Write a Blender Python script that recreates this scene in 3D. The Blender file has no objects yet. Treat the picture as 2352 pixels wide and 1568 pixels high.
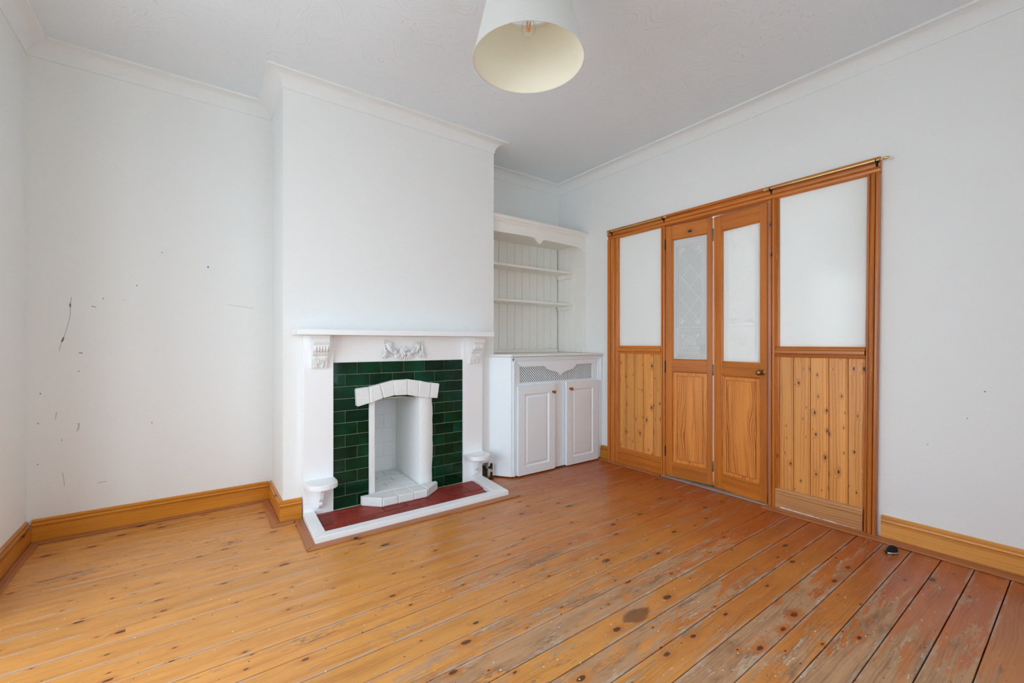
import bpy, bmesh, math, random
from math import sin, cos, pi, radians, atan2, sqrt, hypot
from mathutils import Vector, Matrix

sc = bpy.context.scene
COL = sc.collection
random.seed(7)

# ------------------------------------------------------------------ camera, sky, light, exposure
cam_d = bpy.data.cameras.new('camera')
cam = bpy.data.objects.new('camera', cam_d)
COL.objects.link(cam)
cam.location = (0, 0, 1.08)
cam.rotation_euler = (radians(90), 0, -math.atan2(728, 991))
cam_d.sensor_width = 36
cam_d.lens = 991 / 2352 * 36
cam_d.shift_y = 5 / 2352
cam_d.clip_start = 0.02
sc.camera = cam

world = bpy.data.worlds.new('overcast_sky')
sc.world = world
world.use_nodes = True
bg = world.node_tree.nodes['Background']
bg.inputs['Color'].default_value = (0.815, 0.955, 1.085, 1)
bg.inputs['Strength'].default_value = 3.2

def portal(name, loc, size, direction):
    l = bpy.data.lights.new(name, 'AREA')
    l.shape = 'RECTANGLE'
    l.size, l.size_y = size
    l.cycles.is_portal = True
    o = bpy.data.objects.new(name, l)
    COL.objects.link(o)
    o.location = loc
    o.rotation_euler = Vector(direction).to_track_quat('-Z', 'Y').to_euler()
# bay window plan (outside the left wall)
BAY = [(-1.03, 0.35), (-1.50, 0.82), (-1.50, 1.98), (-1.03, 2.45)]
SILL, HEADZ = 0.35, 2.15
portal('window_portal', (-1.0, 1.40, 1.25), (2.10, 1.85), (1, 0, 0))
FW = (0.62, 1.62, 0.50, 1.95)       # window added for fill light in the wall behind the camera: x0, x1, z0, z1
portal('window_portal', ((FW[0]+FW[1])/2, -0.66, (FW[2]+FW[3])/2), (FW[1]-FW[0], FW[3]-FW[2]), (0, 1, 0))
portal('window_portal', (4.4, -0.46, 1.36), (2.2, 2.7), (0, 1, 0))

sc.view_settings.view_transform = 'Standard'
sc.view_settings.look = 'None'
sc.view_settings.exposure = 1.17
sc.view_settings.gamma = 1.0
sc.view_settings.use_curve_mapping = False
sc.cycles.max_bounces = 10
sc.cycles.diffuse_bounces = 8
sc.cycles.glossy_bounces = 4
sc.cycles.transmission_bounces = 6
sc.cycles.transparent_max_bounces = 8
sc.cycles.sample_clamp_indirect = 6.0
sc.cycles.use_adaptive_sampling = True
sc.cycles.adaptive_threshold = 0.05
sc.cycles.adaptive_min_samples = 16
sc.cycles.caustics_reflective = False
sc.cycles.caustics_refractive = False

# ------------------------------------------------------------------ helpers
ORG = {}          # world origin of an object (no rotations unless given)

class MB:
    def __init__(s): s.v = []; s.f = []
    def add(s, vs, fs):
        n = len(s.v)
        s.v += [tuple(p) for p in vs]
        s.f += [tuple(i + n for i in f) for f in fs]
        return s
    def box(s, x0, x1, y0, y1, z0, z1):
        if x0 > x1: x0, x1 = x1, x0
        if y0 > y1: y0, y1 = y1, y0
        if z0 > z1: z0, z1 = z1, z0
        return s.add([(x0,y0,z0),(x1,y0,z0),(x1,y1,z0),(x0,y1,z0),(x0,y0,z1),(x1,y0,z1),(x1,y1,z1),(x0,y1,z1)],
                     [(0,3,2,1),(4,5,6,7),(0,1,5,4),(1,2,6,5),(2,3,7,6),(3,0,4,7)])
    def prism(s, pts, axis, a, b):
        """closed 2D outline pts extruded along axis: 'x': pts=(y,z); 'y': pts=(x,z); 'z': pts=(x,y)"""
        def mk(p, t):
            return {'x': (t, p[0], p[1]), 'y': (p[0], t, p[1]), 'z': (p[0], p[1], t)}[axis]
        n = len(pts)
        vs = [mk(p, a) for p in pts] + [mk(p, b) for p in pts]
        fs = [tuple(range(n - 1, -1, -1)), tuple(range(n, 2 * n))]
        for i in range(n):
            j = (i + 1) % n
            fs.append((i, j, n + j, n + i))
        return s.add(vs, fs)
    def tube(s, path, r, n=10, cap=True):
        path = [Vector(p) for p in path]
        rs = r if isinstance(r, (list, tuple)) else [r] * len(path)
        rings = []
        up = None
        for i, p in enumerate(path):
            d = (path[min(i + 1, len(path) - 1)] - path[max(i - 1, 0)]).normalized()
            if up is None:
                up = Vector((0, 0, 1)) if abs(d.z) < .9 else Vector((1, 0, 0))
            a = d.cross(up).normalized()
            b = a.cross(d).normalized()
            up = b
            rings.append([p + (a * cos(2*pi*k/n) + b * sin(2*pi*k/n)) * rs[i] for k in range(n)])
        vs = [q for rg in rings for q in rg]
        fs = []
        for i in range(len(path) - 1):
            for k in range(n):
                fs.append((i*n+k, i*n+(k+1) % n, (i+1)*n+(k+1) % n, (i+1)*n+k))
        if cap:
            fs.append(tuple(range(n-1, -1, -1)))
            fs.append(tuple((len(path)-1)*n + k for k in range(n)))
        return s.add(vs, fs)
    def lathe(s, prof, c, axis=(0, 0, 1), n=24, cap=True):
        """prof = [(radius, height along axis)]"""
        ax = Vector(axis).normalized()
        q = ax.to_track_quat('Z', 'Y')
        vs = []
        for r, h in prof:
            for k in range(n):
                vs.append(Vector(c) + q @ Vector((r*cos(2*pi*k/n), r*sin(2*pi*k/n), h)))
        fs = []
        for i in range(len(prof) - 1):
            for k in range(n):
                fs.append((i*n+k, i*n+(k+1) % n, (i+1)*n+(k+1) % n, (i+1)*n+k))
        if cap:
            fs.append(tuple(range(n-1, -1, -1)))
            fs.append(tuple((len(prof)-1)*n + k for k in range(n)))
        return s.add(vs, fs)
    def sweep(s, prof, path, closed=False):
        """prof = closed outline [(out, z)], path = [(x, y)] with the room on its left"""
        n = len(path); m = len(prof)
        def nrm(a, b):
            dx, dy = b[0]-a[0], b[1]-a[1]; L = hypot(dx, dy)
            return (-dy/L, dx/L)
        vs = []
        for i, p in enumerate(path):
            if closed or 0 < i < n - 1:
                n1 = nrm(path[i-1], p); n2 = nrm(p, path[(i+1) % n])
                k = 1 + n1[0]*n2[0] + n1[1]*n2[1]
                mx, my = (n1[0]+n2[0])/k, (n1[1]+n2[1])/k
            elif i == 0: mx, my = nrm(p, path[1])
            else: mx, my = nrm(path[i-1], p)
            vs += [(p[0]+mx*o, p[1]+my*o, z) for o, z in prof]
        fs = []
        for i in range(n if closed else n - 1):
            j = (i + 1) % n
            for k in range(m):
                l = (k + 1) % m
                fs.append((i*m+k, j*m+k, j*m+l, i*m+l))
        if not closed:
            fs.append(tuple(range(m-1, -1, -1)))
            fs.append(tuple((n-1)*m+k for k in range(m)))
        return s.add(vs, fs)
    def ball(s, c, r, nu=10, nv=6):
        rx, ry, rz = r if isinstance(r, (tuple, list)) else (r, r, r)
        vs = [(c[0], c[1], c[2]-rz)]
        for i in range(1, nv):
            t = -pi/2 + pi*i/nv
            for k in range(nu):
                a = 2*pi*k/nu
                vs.append((c[0]+rx*cos(t)*cos(a), c[1]+ry*cos(t)*sin(a), c[2]+rz*sin(t)))
        vs.append((c[0], c[1], c[2]+rz))
        fs = [(0, 1+(k+1) % nu, 1+k) for k in range(nu)]
        for i in range(nv-2):
            for k in range(nu):
                a = 1+i*nu
                fs.append((a+k, a+(k+1) % nu, a+nu+(k+1) % nu, a+nu+k))
        a = 1+(nv-2)*nu
        fs += [(a+k, a+(k+1) % nu, len(vs)-1) for k in range(nu)]
        return s.add(vs, fs)
    def ribbon(s, pts, w, frame):
        """flat line of width w; frame(u, v) -> 3D point"""
        n = len(pts); L = []; R = []
        for i, p in enumerate(pts):
            a = pts[max(i-1, 0)]; b = pts[min(i+1, n-1)]
            dx, dy = b[0]-a[0], b[1]-a[1]; l = hypot(dx, dy) or 1
            ox, oy = -dy/l*w/2, dx/l*w/2
            L.append(frame(p[0]+ox, p[1]+oy)); R.append(frame(p[0]-ox, p[1]-oy))
        return s.add(L+R, [(i, i+1, n+i+1, n+i) for i in range(n-1)])
    def mesh(s, name, bevel=0, seg=2, smooth=False, jitter=0, org=(0, 0, 0)):
        me = bpy.data.meshes.new(name)
        me.from_pydata([(p[0]-org[0], p[1]-org[1], p[2]-org[2]) for p in s.v], [], s.f)
        bm = bmesh.new(); bm.from_mesh(me)
        bmesh.ops.recalc_face_normals(bm, faces=bm.faces)
        if bevel:
            es = [e for e in bm.edges if len(e.link_faces) == 2 and e.calc_face_angle(0) > radians(28)]
            bmesh.ops.bevel(bm, geom=es, offset=bevel, segments=seg, profile=0.5, affect='EDGES', clamp_overlap=True)
        if jitter:
            for v in bm.verts:
                v.co += Vector((random.uniform(-1, 1), random.uniform(-1, 1), random.uniform(-1, 1))) * jitter
        bm.to_mesh(me); bm.free()
        if smooth:
            for p in me.polygons: p.use_smooth = True
            try: me.set_sharp_from_angle(angle=radians(smooth if smooth is not True else 35))
            except Exception: pass
        return me
    def build(s, name, mat, parent=None, bevel=0, seg=2, smooth=False, jitter=0):
        org = ORG.get(parent, (0, 0, 0)) if parent else (0, 0, 0)
        me = s.mesh(name, bevel, seg, smooth, jitter, org)
        if not isinstance(mat, (list, tuple)): mat = [mat]
        for m in mat: me.materials.append(m)
        o = bpy.data.objects.new(name, me)
        COL.objects.link(o)
        if parent:
            o.parent = parent
            ORG[o] = org
        return o

def empty(name, loc, rz=0):
    o = bpy.data.objects.new(name, None)
    o.empty_display_size = .1
    COL.objects.link(o)
    o.location = loc
    o.rotation_euler = (0, 0, rz)
    ORG[o] = tuple(loc) if not rz else (0, 0, 0)   # rotated things are built in local coordinates
    return o
def tag(o, label, cat=None, group=None, kind=None):
    o['label'] = label
    if cat: o['category'] = cat
    if group: o['group'] = group
    if kind: o['kind'] = kind
    return o
def struct(o, label): return tag(o, label, kind='structure')
def inst(me, name, loc, parent, rot=None):
    o = bpy.data.objects.new(name, me)
    COL.objects.link(o)
    o.parent = parent
    og = ORG.get(parent, (0, 0, 0))
    o.location = (loc[0]-og[0], loc[1]-og[1], loc[2]-og[2])
    if rot: o.rotation_euler = rot
    ORG[o] = tuple(loc)
    return o

# ------------------------------------------------------------------ materials
def lin(c):
    f = lambda v: (v/255/12.92) if v/255 <= .04045 else ((v/255+.055)/1.055)**2.4
    return (f(c[0]), f(c[1]), f(c[2]), 1)
class NT:
    def __init__(s, name):
        s.m = bpy.data.materials.new(name); s.m.use_nodes = True
        s.t = s.m.node_tree; s.n = s.t.nodes; s.l = s.t.links
        s.p = s.n['Principled BSDF']
    def new(s, typ, **kw):
        nd = s.n.new(typ)
        for k, v in kw.items(): setattr(nd, k, v)
        return nd
    def put(s, sock, v):
        if v is None: return
        if isinstance(v, bpy.types.NodeSocket): s.l.new(v, sock)
        else: sock.default_value = v
    def math(s, op, a, b=None, c=None, clamp=False):
        nd = s.new('ShaderNodeMath', operation=op, use_clamp=clamp)
        s.put(nd.inputs[0], a); s.put(nd.inputs[1], b); s.put(nd.inputs[2], c)
        return nd.outputs[0]
    def vmath(s, op, a, b=None):
        nd = s.new('ShaderNodeVectorMath', operation=op)
        s.put(nd.inputs[0], a); s.put(nd.inputs[1], b)
        return nd.outputs[0]
    def sep(s, v):
        nd = s.new('ShaderNodeSeparateXYZ'); s.put(nd.inputs[0], v); return nd.outputs
    def comb(s, x, y, z=0.0):
        nd = s.new('ShaderNodeCombineXYZ'); s.put(nd.inputs[0], x); s.put(nd.inputs[1], y); s.put(nd.inputs[2], z); return nd.outputs[0]
    def noise(s, vec, scale, detail=4, rough=.55, dist=0, dim='3D'):
        nd = s.new('ShaderNodeTexNoise', noise_dimensions=dim)
        s.put(nd.inputs['Vector'], vec); nd.inputs['Scale'].default_value = scale
        nd.inputs['Detail'].default_value = detail; nd.inputs['Roughness'].default_value = rough
        nd.inputs['Distortion'].default_value = dist
        return nd.outputs['Fac']
    def ramp(s, f, stops, interp='LINEAR'):
        nd = s.new('ShaderNodeValToRGB'); s.put(nd.inputs[0], f)
        cr = nd.color_ramp; cr.interpolation = interp
        while len(cr.elements) < len(stops): cr.elements.new(.5)
        for e, (p, c) in zip(cr.elements, stops):
            e.position = p
            e.color = c if len(c) == 4 else (*c, 1)
        return nd.outputs[0]
    def step(s, f, lo, hi):
        nd = s.new('ShaderNodeMapRange', interpolation_type='SMOOTHSTEP')
        s.put(nd.inputs[0], f); nd.inputs[1].default_value = lo; nd.inputs[2].default_value = hi
        return nd.outputs[0]
    def mix(s, f, a, b, mode='MIX'):
        nd = s.new('ShaderNodeMix', data_type='RGBA', blend_type=mode, clamp_factor=True)
        s.put(nd.inputs[0], f); s.put(nd.inputs[6], a); s.put(nd.inputs[7], b)
        return nd.outputs[2]
    def bump(s, h, strength, dist=.01):
        nd = s.new('ShaderNodeBump'); s.put(nd.inputs['Height'], h)
        nd.inputs['Strength'].default_value = strength; nd.inputs['Distance'].default_value = dist
        s.l.new(nd.outputs[0], s.p.inputs['Normal'])
    def obj(s): return s.new('ShaderNodeTexCoord').outputs['Object']
    def gen(s): return s.new('ShaderNodeTexCoord').outputs['Generated']
    def rnd(s): return s.new('ShaderNodeObjectInfo').outputs['Random']

def paint(name, col, rough, bump=.0, bscale=60, var=.02):
    t = NT(name); o = t.obj()
    if var > .009:
        n = t.noise(o, 3.0, 2)
        t.put(t.p.inputs['Base Color'], t.mix(n, lin(tuple(v*(1-var) for v in col)), lin(tuple(min(255, v*(1+var)) for v in col))))
    else: t.put(t.p.inputs['Base Color'], lin(col))
    t.p.inputs['Roughness'].default_value = rough
    if bump: t.bump(t.noise(o, bscale, 2), bump, .003)
    return t.m

def matte(name, col, bump=0, bscale=60):
    t = NT(name)
    d = t.new('ShaderNodeBsdfDiffuse'); d.inputs['Color'].default_value = lin(col)
    if bump:
        nd = t.new('ShaderNodeBump'); t.put(nd.inputs['Height'], t.noise(t.obj(), bscale, 1))
        nd.inputs['Strength'].default_value = bump; nd.inputs['Distance'].default_value = .003
        t.l.new(nd.outputs[0], d.inputs['Normal'])
    t.n.remove(t.p); t.l.new(d.outputs[0], t.n['Material Output'].inputs['Surface'])
    return t.m

M = {}
M['wall'] = matte('wall_emulsion', (237, 239, 238), .2, 40)
M['gloss_white'] = paint('white_gloss_woodwork', (242, 245, 247), .38, .15, 30, .012)
M['cove'] = matte('cornice_emulsion', (236, 239, 239))
M['cupboard'] = paint('cupboard_white', (234, 243, 248), .42, .15, 30, .01)
M['shelf_white'] = paint('off_white_eggshell', (240, 239, 233), .5, .15, 30, .012)
M['brick_white'] = paint('painted_brick_white', (231, 234, 234), .6, 1.0, 55, .03)
M['plaster_orn'] = paint('painted_plaster_ornament', (234, 237, 238), .45, .2, 90, .01)

def ceiling_mat():
    t = NT('brushed_ceiling_paint'); o = t.obj()
    t.put(t.p.inputs['Base Color'], lin((231, 238, 243))); t.p.inputs['Roughness'].default_value = .75
    x, y, z = t.sep(o)
    a = t.noise(o, 1.3, 2)
    ca, sa = t.math('COSINE', t.math('MULTIPLY', a, 9.0)), t.math('SINE', t.math('MULTIPLY', a, 9.0))
    u = t.math('ADD', t.math('MULTIPLY', x, ca), t.math('MULTIPLY', y, sa))
    v = t.math('SUBTRACT', t.math('MULTIPLY', y, ca), t.math('MULTIPLY', x, sa))
    n = t.noise(t.comb(t.math('MULTIPLY', u, 5.0), t.math('MULTIPLY', v, 26.0)), 1.0, 3, .6, 0)
    h = t.step(n, .58, .72)
    t.bump(h, .42, .006)
    return t.m
M['ceiling'] = ceiling_mat()

def wood(name, lo, hi, axes, gloss=.32, knots=.5, rings=1.0, tint=.10, kscale=(5.0, 10.0), worn=0.0, freq=75.0, krad=(.03, .07), contrast=.8):
    """axes: indices (grain, across, normal) of the object coordinates"""
    t = NT(name); c = t.sep(t.obj()); r = t.rnd()
    g = t.math('ADD', c[axes[0]], t.math('MULTIPLY', r, 31.7))
    a = t.math('ADD', c[axes[1]], t.math('MULTIPLY', r, 7.3))
    d = c[axes[2]]
    vo = t.new('ShaderNodeTexVoronoi', voronoi_dimensions='2D')
    t.put(vo.inputs['Vector'], t.comb(t.math('MULTIPLY', g, kscale[0]), t.math('MULTIPLY', a, kscale[1])))
    vo.inputs['Scale'].default_value = 1.0
    cr = t.sep(vo.outputs['Color'])
    has = t.math('GREATER_THAN', cr[0], 1.0 - knots)
    rad = t.math('MULTIPLY_ADD', t.math('POWER', cr[1], 2.0), krad[1], krad[0])
    q = t.math('DIVIDE', vo.outputs['Distance'], rad)
    knot = t.math('MULTIPLY', has, t.step(q, 1.05, .7))
    halo = t.math('MULTIPLY', has, t.step(q, 4.0, .6))
    # growth rings: bent round the knots, arching along the grain
    a2 = t.math('ADD', a, t.math('MULTIPLY', halo, .030))
    wob = t.noise(t.comb(t.math('MULTIPLY', g, 1.5), t.math('MULTIPLY', a2, 5.5), d), 1.0, 2)
    a3 = t.math('MULTIPLY_ADD', wob, .075 * rings, t.math('ADD', a2, t.math('MULTIPLY', d, .6)))
    a3 = t.math('MULTIPLY_ADD', t.noise(t.comb(t.math('MULTIPLY', g, 14.0), t.math('MULTIPLY', a2, 60.0), d), 1.0, 3), .006, a3)
    fr = t.math('FRACT', t.math('MULTIPLY', a3, freq))
    late = t.math('MULTIPLY', t.step(fr, .15, .86), t.step(fr, 1.0, .90))
    fine = t.noise(t.comb(t.math('MULTIPLY', g, 5.0), t.math('MULTIPLY', a3, 420.0), t.math('MULTIPLY', d, 80.0)), 1.0, 4, .6)
    band = t.noise(t.comb(t.math('MULTIPLY', g, .9), t.math('MULTIPLY', a3, 26.0), t.math('MULTIPLY', d, 12.0)), 1.0, 3, .5, .3)
    f = t.math('ADD', t.math('MULTIPLY', t.math('MULTIPLY', late, t.step(band, .25, .75)), contrast), t.math('MULTIPLY', t.math('SUBTRACT', fine, .35), .45))
    f = t.math('ADD', f, t.math('MULTIPLY', t.math('SUBTRACT', band, .5), .6), None, True)
    col = t.mix(f, lin(hi), lin(lo))
    big = t.noise(t.comb(t.math('MULTIPLY', g, 1.1), t.math('MULTIPLY', a, 2.5), d), 1.0, 3)
    val = t.math('ADD', t.math('MULTIPLY_ADD', r, 2*tint, 1-tint), t.math('MULTIPLY', t.math('SUBTRACT', big, .5), .26))
    col = t.mix(1.0, col, t.comb(val, val, val), 'MULTIPLY')
    col = t.mix(t.math('MULTIPLY', halo, .35), col, lin((lo[0]*.85, lo[1]*.75, lo[2]*.7)))
    col = t.mix(t.math('MULTIPLY', knot, .95), col, lin((40, 22, 18)))
    if worn:
        w = t.step(t.noise(t.comb(t.math('MULTIPLY', g, 6.0), t.math('MULTIPLY', a, 45.0), t.math('MULTIPLY', d, 45.0)), 1.0, 4, .65), .67, .73)
        w = t.math('MULTIPLY', w, t.step(t.noise(t.comb(g, a, d), 2.5, 2), .45, .65))
        col = t.mix(t.math('MULTIPLY', w, worn), col, lin((214, 184, 146)))
    t.put(t.p.inputs['Base Color'], col); t.put(t.p.inputs['Roughness'], gloss)
    t.bump(t.noise(t.comb(t.math('MULTIPLY', c[axes[0]], 6.0), t.math('MULTIPLY', c[axes[1]], 150.0), t.math('MULTIPLY', c[axes[2]], 150.0)), 1.0, 2), .10, .002)
    return t.m

PINE_LO, PINE_HI = (144, 72, 16), (204, 120, 42)
FLD_LO, FLD_HI = (158, 88, 34), (202, 136, 66)
M['frame_z'] = wood('stained_pine_upright', PINE_LO, PINE_HI, (2, 1, 0), .34, .05, worn=.6, rings=.5, freq=110, contrast=.6)
M['frame_y'] = wood('stained_pine_crosswise', PINE_LO, PINE_HI, (1, 2, 0), .34, .05, worn=.4, rings=.7, freq=80, contrast=.6)
M['bottom_y'] = wood('scuffed_pale_pine', (160, 98, 48), (212, 154, 98), (1, 2, 0), .45, .1, worn=.8, rings=.7, freq=70, contrast=.6)
M['board_z'] = wood('pine_matchboard', (182, 108, 40), (228, 158, 80), (2, 1, 0), .42, .6, rings=.5, tint=.08, kscale=(8.5, 18.0), worn=.35, freq=60, contrast=.65, krad=(.03, .10))
M['panel_z'] = wood('figured_pine_panel', (162, 74, 22), (232, 152, 72), (2, 1, 0), .3, .03, rings=1.8, tint=.04, freq=70, contrast=.8)
M['skirt_x'] = wood('skirting_pine_x', (166, 92, 18), (216, 142, 46), (0, 2, 1), .28, .22, rings=.5, kscale=(2.6, 9.0), freq=60, contrast=.4, krad=(.04, .09))
M['skirt_y'] = wood('skirting_pine_y', (156, 84, 20), (206, 134, 48), (1, 2, 0), .28, .22, rings=.5, kscale=(2.6, 9.0), freq=60, contrast=.4, krad=(.04, .09))
M['skirt_r'] = wood('skirting_pine_light', (180, 110, 42), (222, 158, 78), (1, 2, 0), .3, .3, rings=.5, kscale=(2.2, 9.0), freq=60, contrast=.4, krad=(.05, .12))
M['strip_x'] = wood('floor_strip_x', (146, 84, 46), (190, 126, 78), (0, 1, 2), .45, .1, worn=.3)
M['strip_y'] = wood('floor_strip_y', (142, 78, 42), (184, 116, 68), (1, 0, 2), .45, .1, worn=.3)

def floor_mat():
    t = NT('old_varnished_floorboard'); c = t.sep(t.obj()); r = t.rnd(); ge = t.sep(t.gen())
    wx, wy = c[0], c[1]
    g = t.math('ADD', wx, t.math('MULTIPLY', r, 31.7))
    a = wy
    # knots: cells about 24 cm along the board and one board across
    vo = t.new('ShaderNodeTexVoronoi', voronoi_dimensions='2D')
    t.put(vo.inputs['Vector'], t.comb(t.math('MULTIPLY', g, 5.2), t.math('MULTIPLY', a, 11.0)))
    vo.inputs['Scale'].default_value = 1.0
    cr = t.sep(vo.outputs['Color'])
    has = t.math('GREATER_THAN', cr[0], .40)
    rad = t.math('MULTIPLY_ADD', t.math('POWER', cr[1], 3.0), .11, .035)
    wn2 = t.noise(t.comb(t.math('MULTIPLY', g, 26.0), t.math('MULTIPLY', a, 130.0)), 1.0, 4, .7)
    edge_n = wn2
    q = t.math('ADD', t.math('DIVIDE', vo.outputs['Distance'], rad), t.math('MULTIPLY', t.math('SUBTRACT', edge_n, .5), .9))
    knot = t.math('MULTIPLY', has, t.step(q, 1.05, .75))
    halo = t.math('MULTIPLY', has, t.step(q, 3.6, .8))
    a2 = t.math('ADD', a, t.math('MULTIPLY', halo, .025))
    wob = t.noise(t.comb(t.math('MULTIPLY', g, 1.6), t.math('MULTIPLY', a2, 8.0)), 1.0, 2)
    a3 = t.math('MULTIPLY_ADD', wob, .07, a2)
    a3 = t.math('MULTIPLY_ADD', t.noise(t.comb(t.math('MULTIPLY', g, 14.0), t.math('MULTIPLY', a2, 60.0)), 1.0, 3), .006, a3)
    fr = t.math('FRACT', t.math('MULTIPLY', a3, 85.0))
    late = t.math('MULTIPLY', t.step(fr, .15, .86), t.step(fr, 1.0, .90))
    fine = t.noise(t.comb(t.math('MULTIPLY', g, 6.0), t.math('MULTIPLY', a3, 420.0)), 1.0, 5, .62)
    band = t.noise(t.comb(t.math('MULTIPLY', g, .8), t.math('MULTIPLY', a3, 34.0)), 1.0, 4, .55, .3)
    blot = t.noise(t.comb(t.math('MULTIPLY', g, 4.0), t.math('MULTIPLY', a, 13.0)), 1.0, 4, .65, .5)
    f = t.math('ADD', t.math('MULTIPLY', t.math('MULTIPLY', late, t.step(band, .35, .75)), .42), t.math('MULTIPLY', t.math('SUBTRACT', fine, .35), .7))
    f = t.math('ADD', f, t.math('ADD', t.math('MULTIPLY', t.math('SUBTRACT', band, .5), .6), t.math('MULTIPLY', t.math('SUBTRACT', blot, .45), 1.0)), None, True)
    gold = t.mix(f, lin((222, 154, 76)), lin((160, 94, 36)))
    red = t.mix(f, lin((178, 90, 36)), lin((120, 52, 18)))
    # golden on the bay side, darker and redder towards the right wall
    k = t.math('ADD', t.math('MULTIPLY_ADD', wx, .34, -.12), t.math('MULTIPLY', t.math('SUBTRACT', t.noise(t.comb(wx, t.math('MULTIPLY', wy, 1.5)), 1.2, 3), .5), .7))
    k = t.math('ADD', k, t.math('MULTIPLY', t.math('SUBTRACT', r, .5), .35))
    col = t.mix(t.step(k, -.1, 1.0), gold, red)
    big = band
    val = t.math('ADD', t.math('MULTIPLY_ADD', r, .18, .91), t.math('MULTIPLY', t.math('SUBTRACT', big, .5), .25))
    col = t.mix(1.0, col, t.comb(val, val, val), 'MULTIPLY')
    # varnish worn away to grey wood where people walk
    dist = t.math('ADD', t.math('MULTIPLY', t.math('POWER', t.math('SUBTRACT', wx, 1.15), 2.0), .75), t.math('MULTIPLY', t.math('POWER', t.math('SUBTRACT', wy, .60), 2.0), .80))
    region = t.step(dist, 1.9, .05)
    wn = t.noise(t.comb(t.math('MULTIPLY', g, 3.4), t.math('MULTIPLY', a, 17.0)), 1.0, 6, .70, .6)
    wnn = t.math('ADD', t.math('ADD', t.math('MULTIPLY', wn, .66), t.math('MULTIPLY', wn2, .34)), t.math('MULTIPLY', t.math('SUBTRACT', r, .5), .16))
    wear = t.step(t.math('ADD', wnn, t.math('MULTIPLY', region, .155)), .60, .645)
    keep = t.math('SUBTRACT', 1.0, t.math('MULTIPLY', halo, .85), None, True)
    wear = t.math('MULTIPLY', wear, keep)
    edge = t.step(t.math('ABSOLUTE', t.math('SUBTRACT', ge[1], .5)), .36, .49)
    en = t.step(blot, .45, .60)
    grey = t.mix(f, lin((188, 146, 108)), lin((118, 84, 62)))
    dk = t.step(t.noise(t.comb(t.math('MULTIPLY', g, 2.2), t.math('MULTIPLY', a, 9.0)), 1.0, 4, .68), .50, .66)
    grey = t.mix(t.math('MULTIPLY', dk, .62), grey, lin((96, 66, 46)))
    lt = t.step(t.math('ADD', t.math('MULTIPLY', blot, .6), t.math('MULTIPLY', wn2, .4)), .54, .64)
    grey = t.mix(t.math('MULTIPLY', lt, .6), grey, lin((206, 186, 160)))
    col = t.mix(t.math('MULTIPLY', wear, .92), col, grey)
    col = t.mix(t.math('MULTIPLY', t.math('MULTIPLY', edge, en), .48), col, lin((190, 174, 158)))
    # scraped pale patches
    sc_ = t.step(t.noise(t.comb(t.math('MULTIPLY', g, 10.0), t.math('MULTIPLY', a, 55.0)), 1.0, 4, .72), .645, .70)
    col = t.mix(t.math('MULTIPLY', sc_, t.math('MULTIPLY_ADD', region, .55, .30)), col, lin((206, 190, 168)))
    col = t.mix(t.math('MULTIPLY', halo, .38), col, lin((168, 88, 28)))
    col = t.mix(t.math('MULTIPLY', knot, .85), col, lin((62, 32, 22)))
    fl = t.new('ShaderNodeTexVoronoi', voronoi_dimensions='2D'); t.put(fl.inputs['Vector'], t.comb(wx, wy)); fl.inputs['Scale'].default_value = 17.0
    fc = t.sep(fl.outputs['Color'])
    fleck = t.math('MULTIPLY', t.math('GREATER_THAN', fc[0], .84), t.math('LESS_THAN', fl.outputs['Distance'], t.math('MULTIPLY_ADD', fc[1], .035, .02)))
    col = t.mix(t.math('MULTIPLY', fleck, .85), col, lin((236, 226, 208)))
    fd = t.new('ShaderNodeTexVoronoi', voronoi_dimensions='2D'); t.put(fd.inputs['Vector'], t.comb(wx, wy)); fd.inputs['Scale'].default_value = 13.3
    fe = t.sep(fd.outputs['Color'])
    fleck2 = t.math('MULTIPLY', t.math('GREATER_THAN', fe[0], .68), t.math('LESS_THAN', fd.outputs['Distance'], t.math('MULTIPLY_ADD', fe[1], .03, .018)))
    col = t.mix(t.math('MULTIPLY', fleck2, .8), col, lin((64, 44, 34)))
    # one dark spill
    sx, sy = t.math('SUBTRACT', wx, 1.42), t.math('SUBTRACT', wy, 1.095)
    sd = t.math('ADD', t.math('POWER', t.math('DIVIDE', sx, .075), 2.0), t.math('POWER', t.math('DIVIDE', sy, .040), 2.0))
    sp = t.step(t.math('ADD', sd, t.math('MULTIPLY', t.math('SUBTRACT', wn, .5), 3.0)), 1.15, .6)
    col = t.mix(t.math('MULTIPLY', sp, .72), col, lin((92, 52, 30)))
    t.put(t.p.inputs['Base Color'], col)
    rg = t.math('ADD', t.math('MULTIPLY_ADD', wear, .30, .22), t.math('MULTIPLY', blot, .18))
    t.put(t.p.inputs['Roughness'], rg)
    t.bump(t.noise(t.comb(t.math('MULTIPLY', wx, 7.0), t.math('MULTIPLY', wy, 160.0)), 1.0, 2), .12, .002)
    return t.m
M['floor'] = floor_mat()

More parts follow.
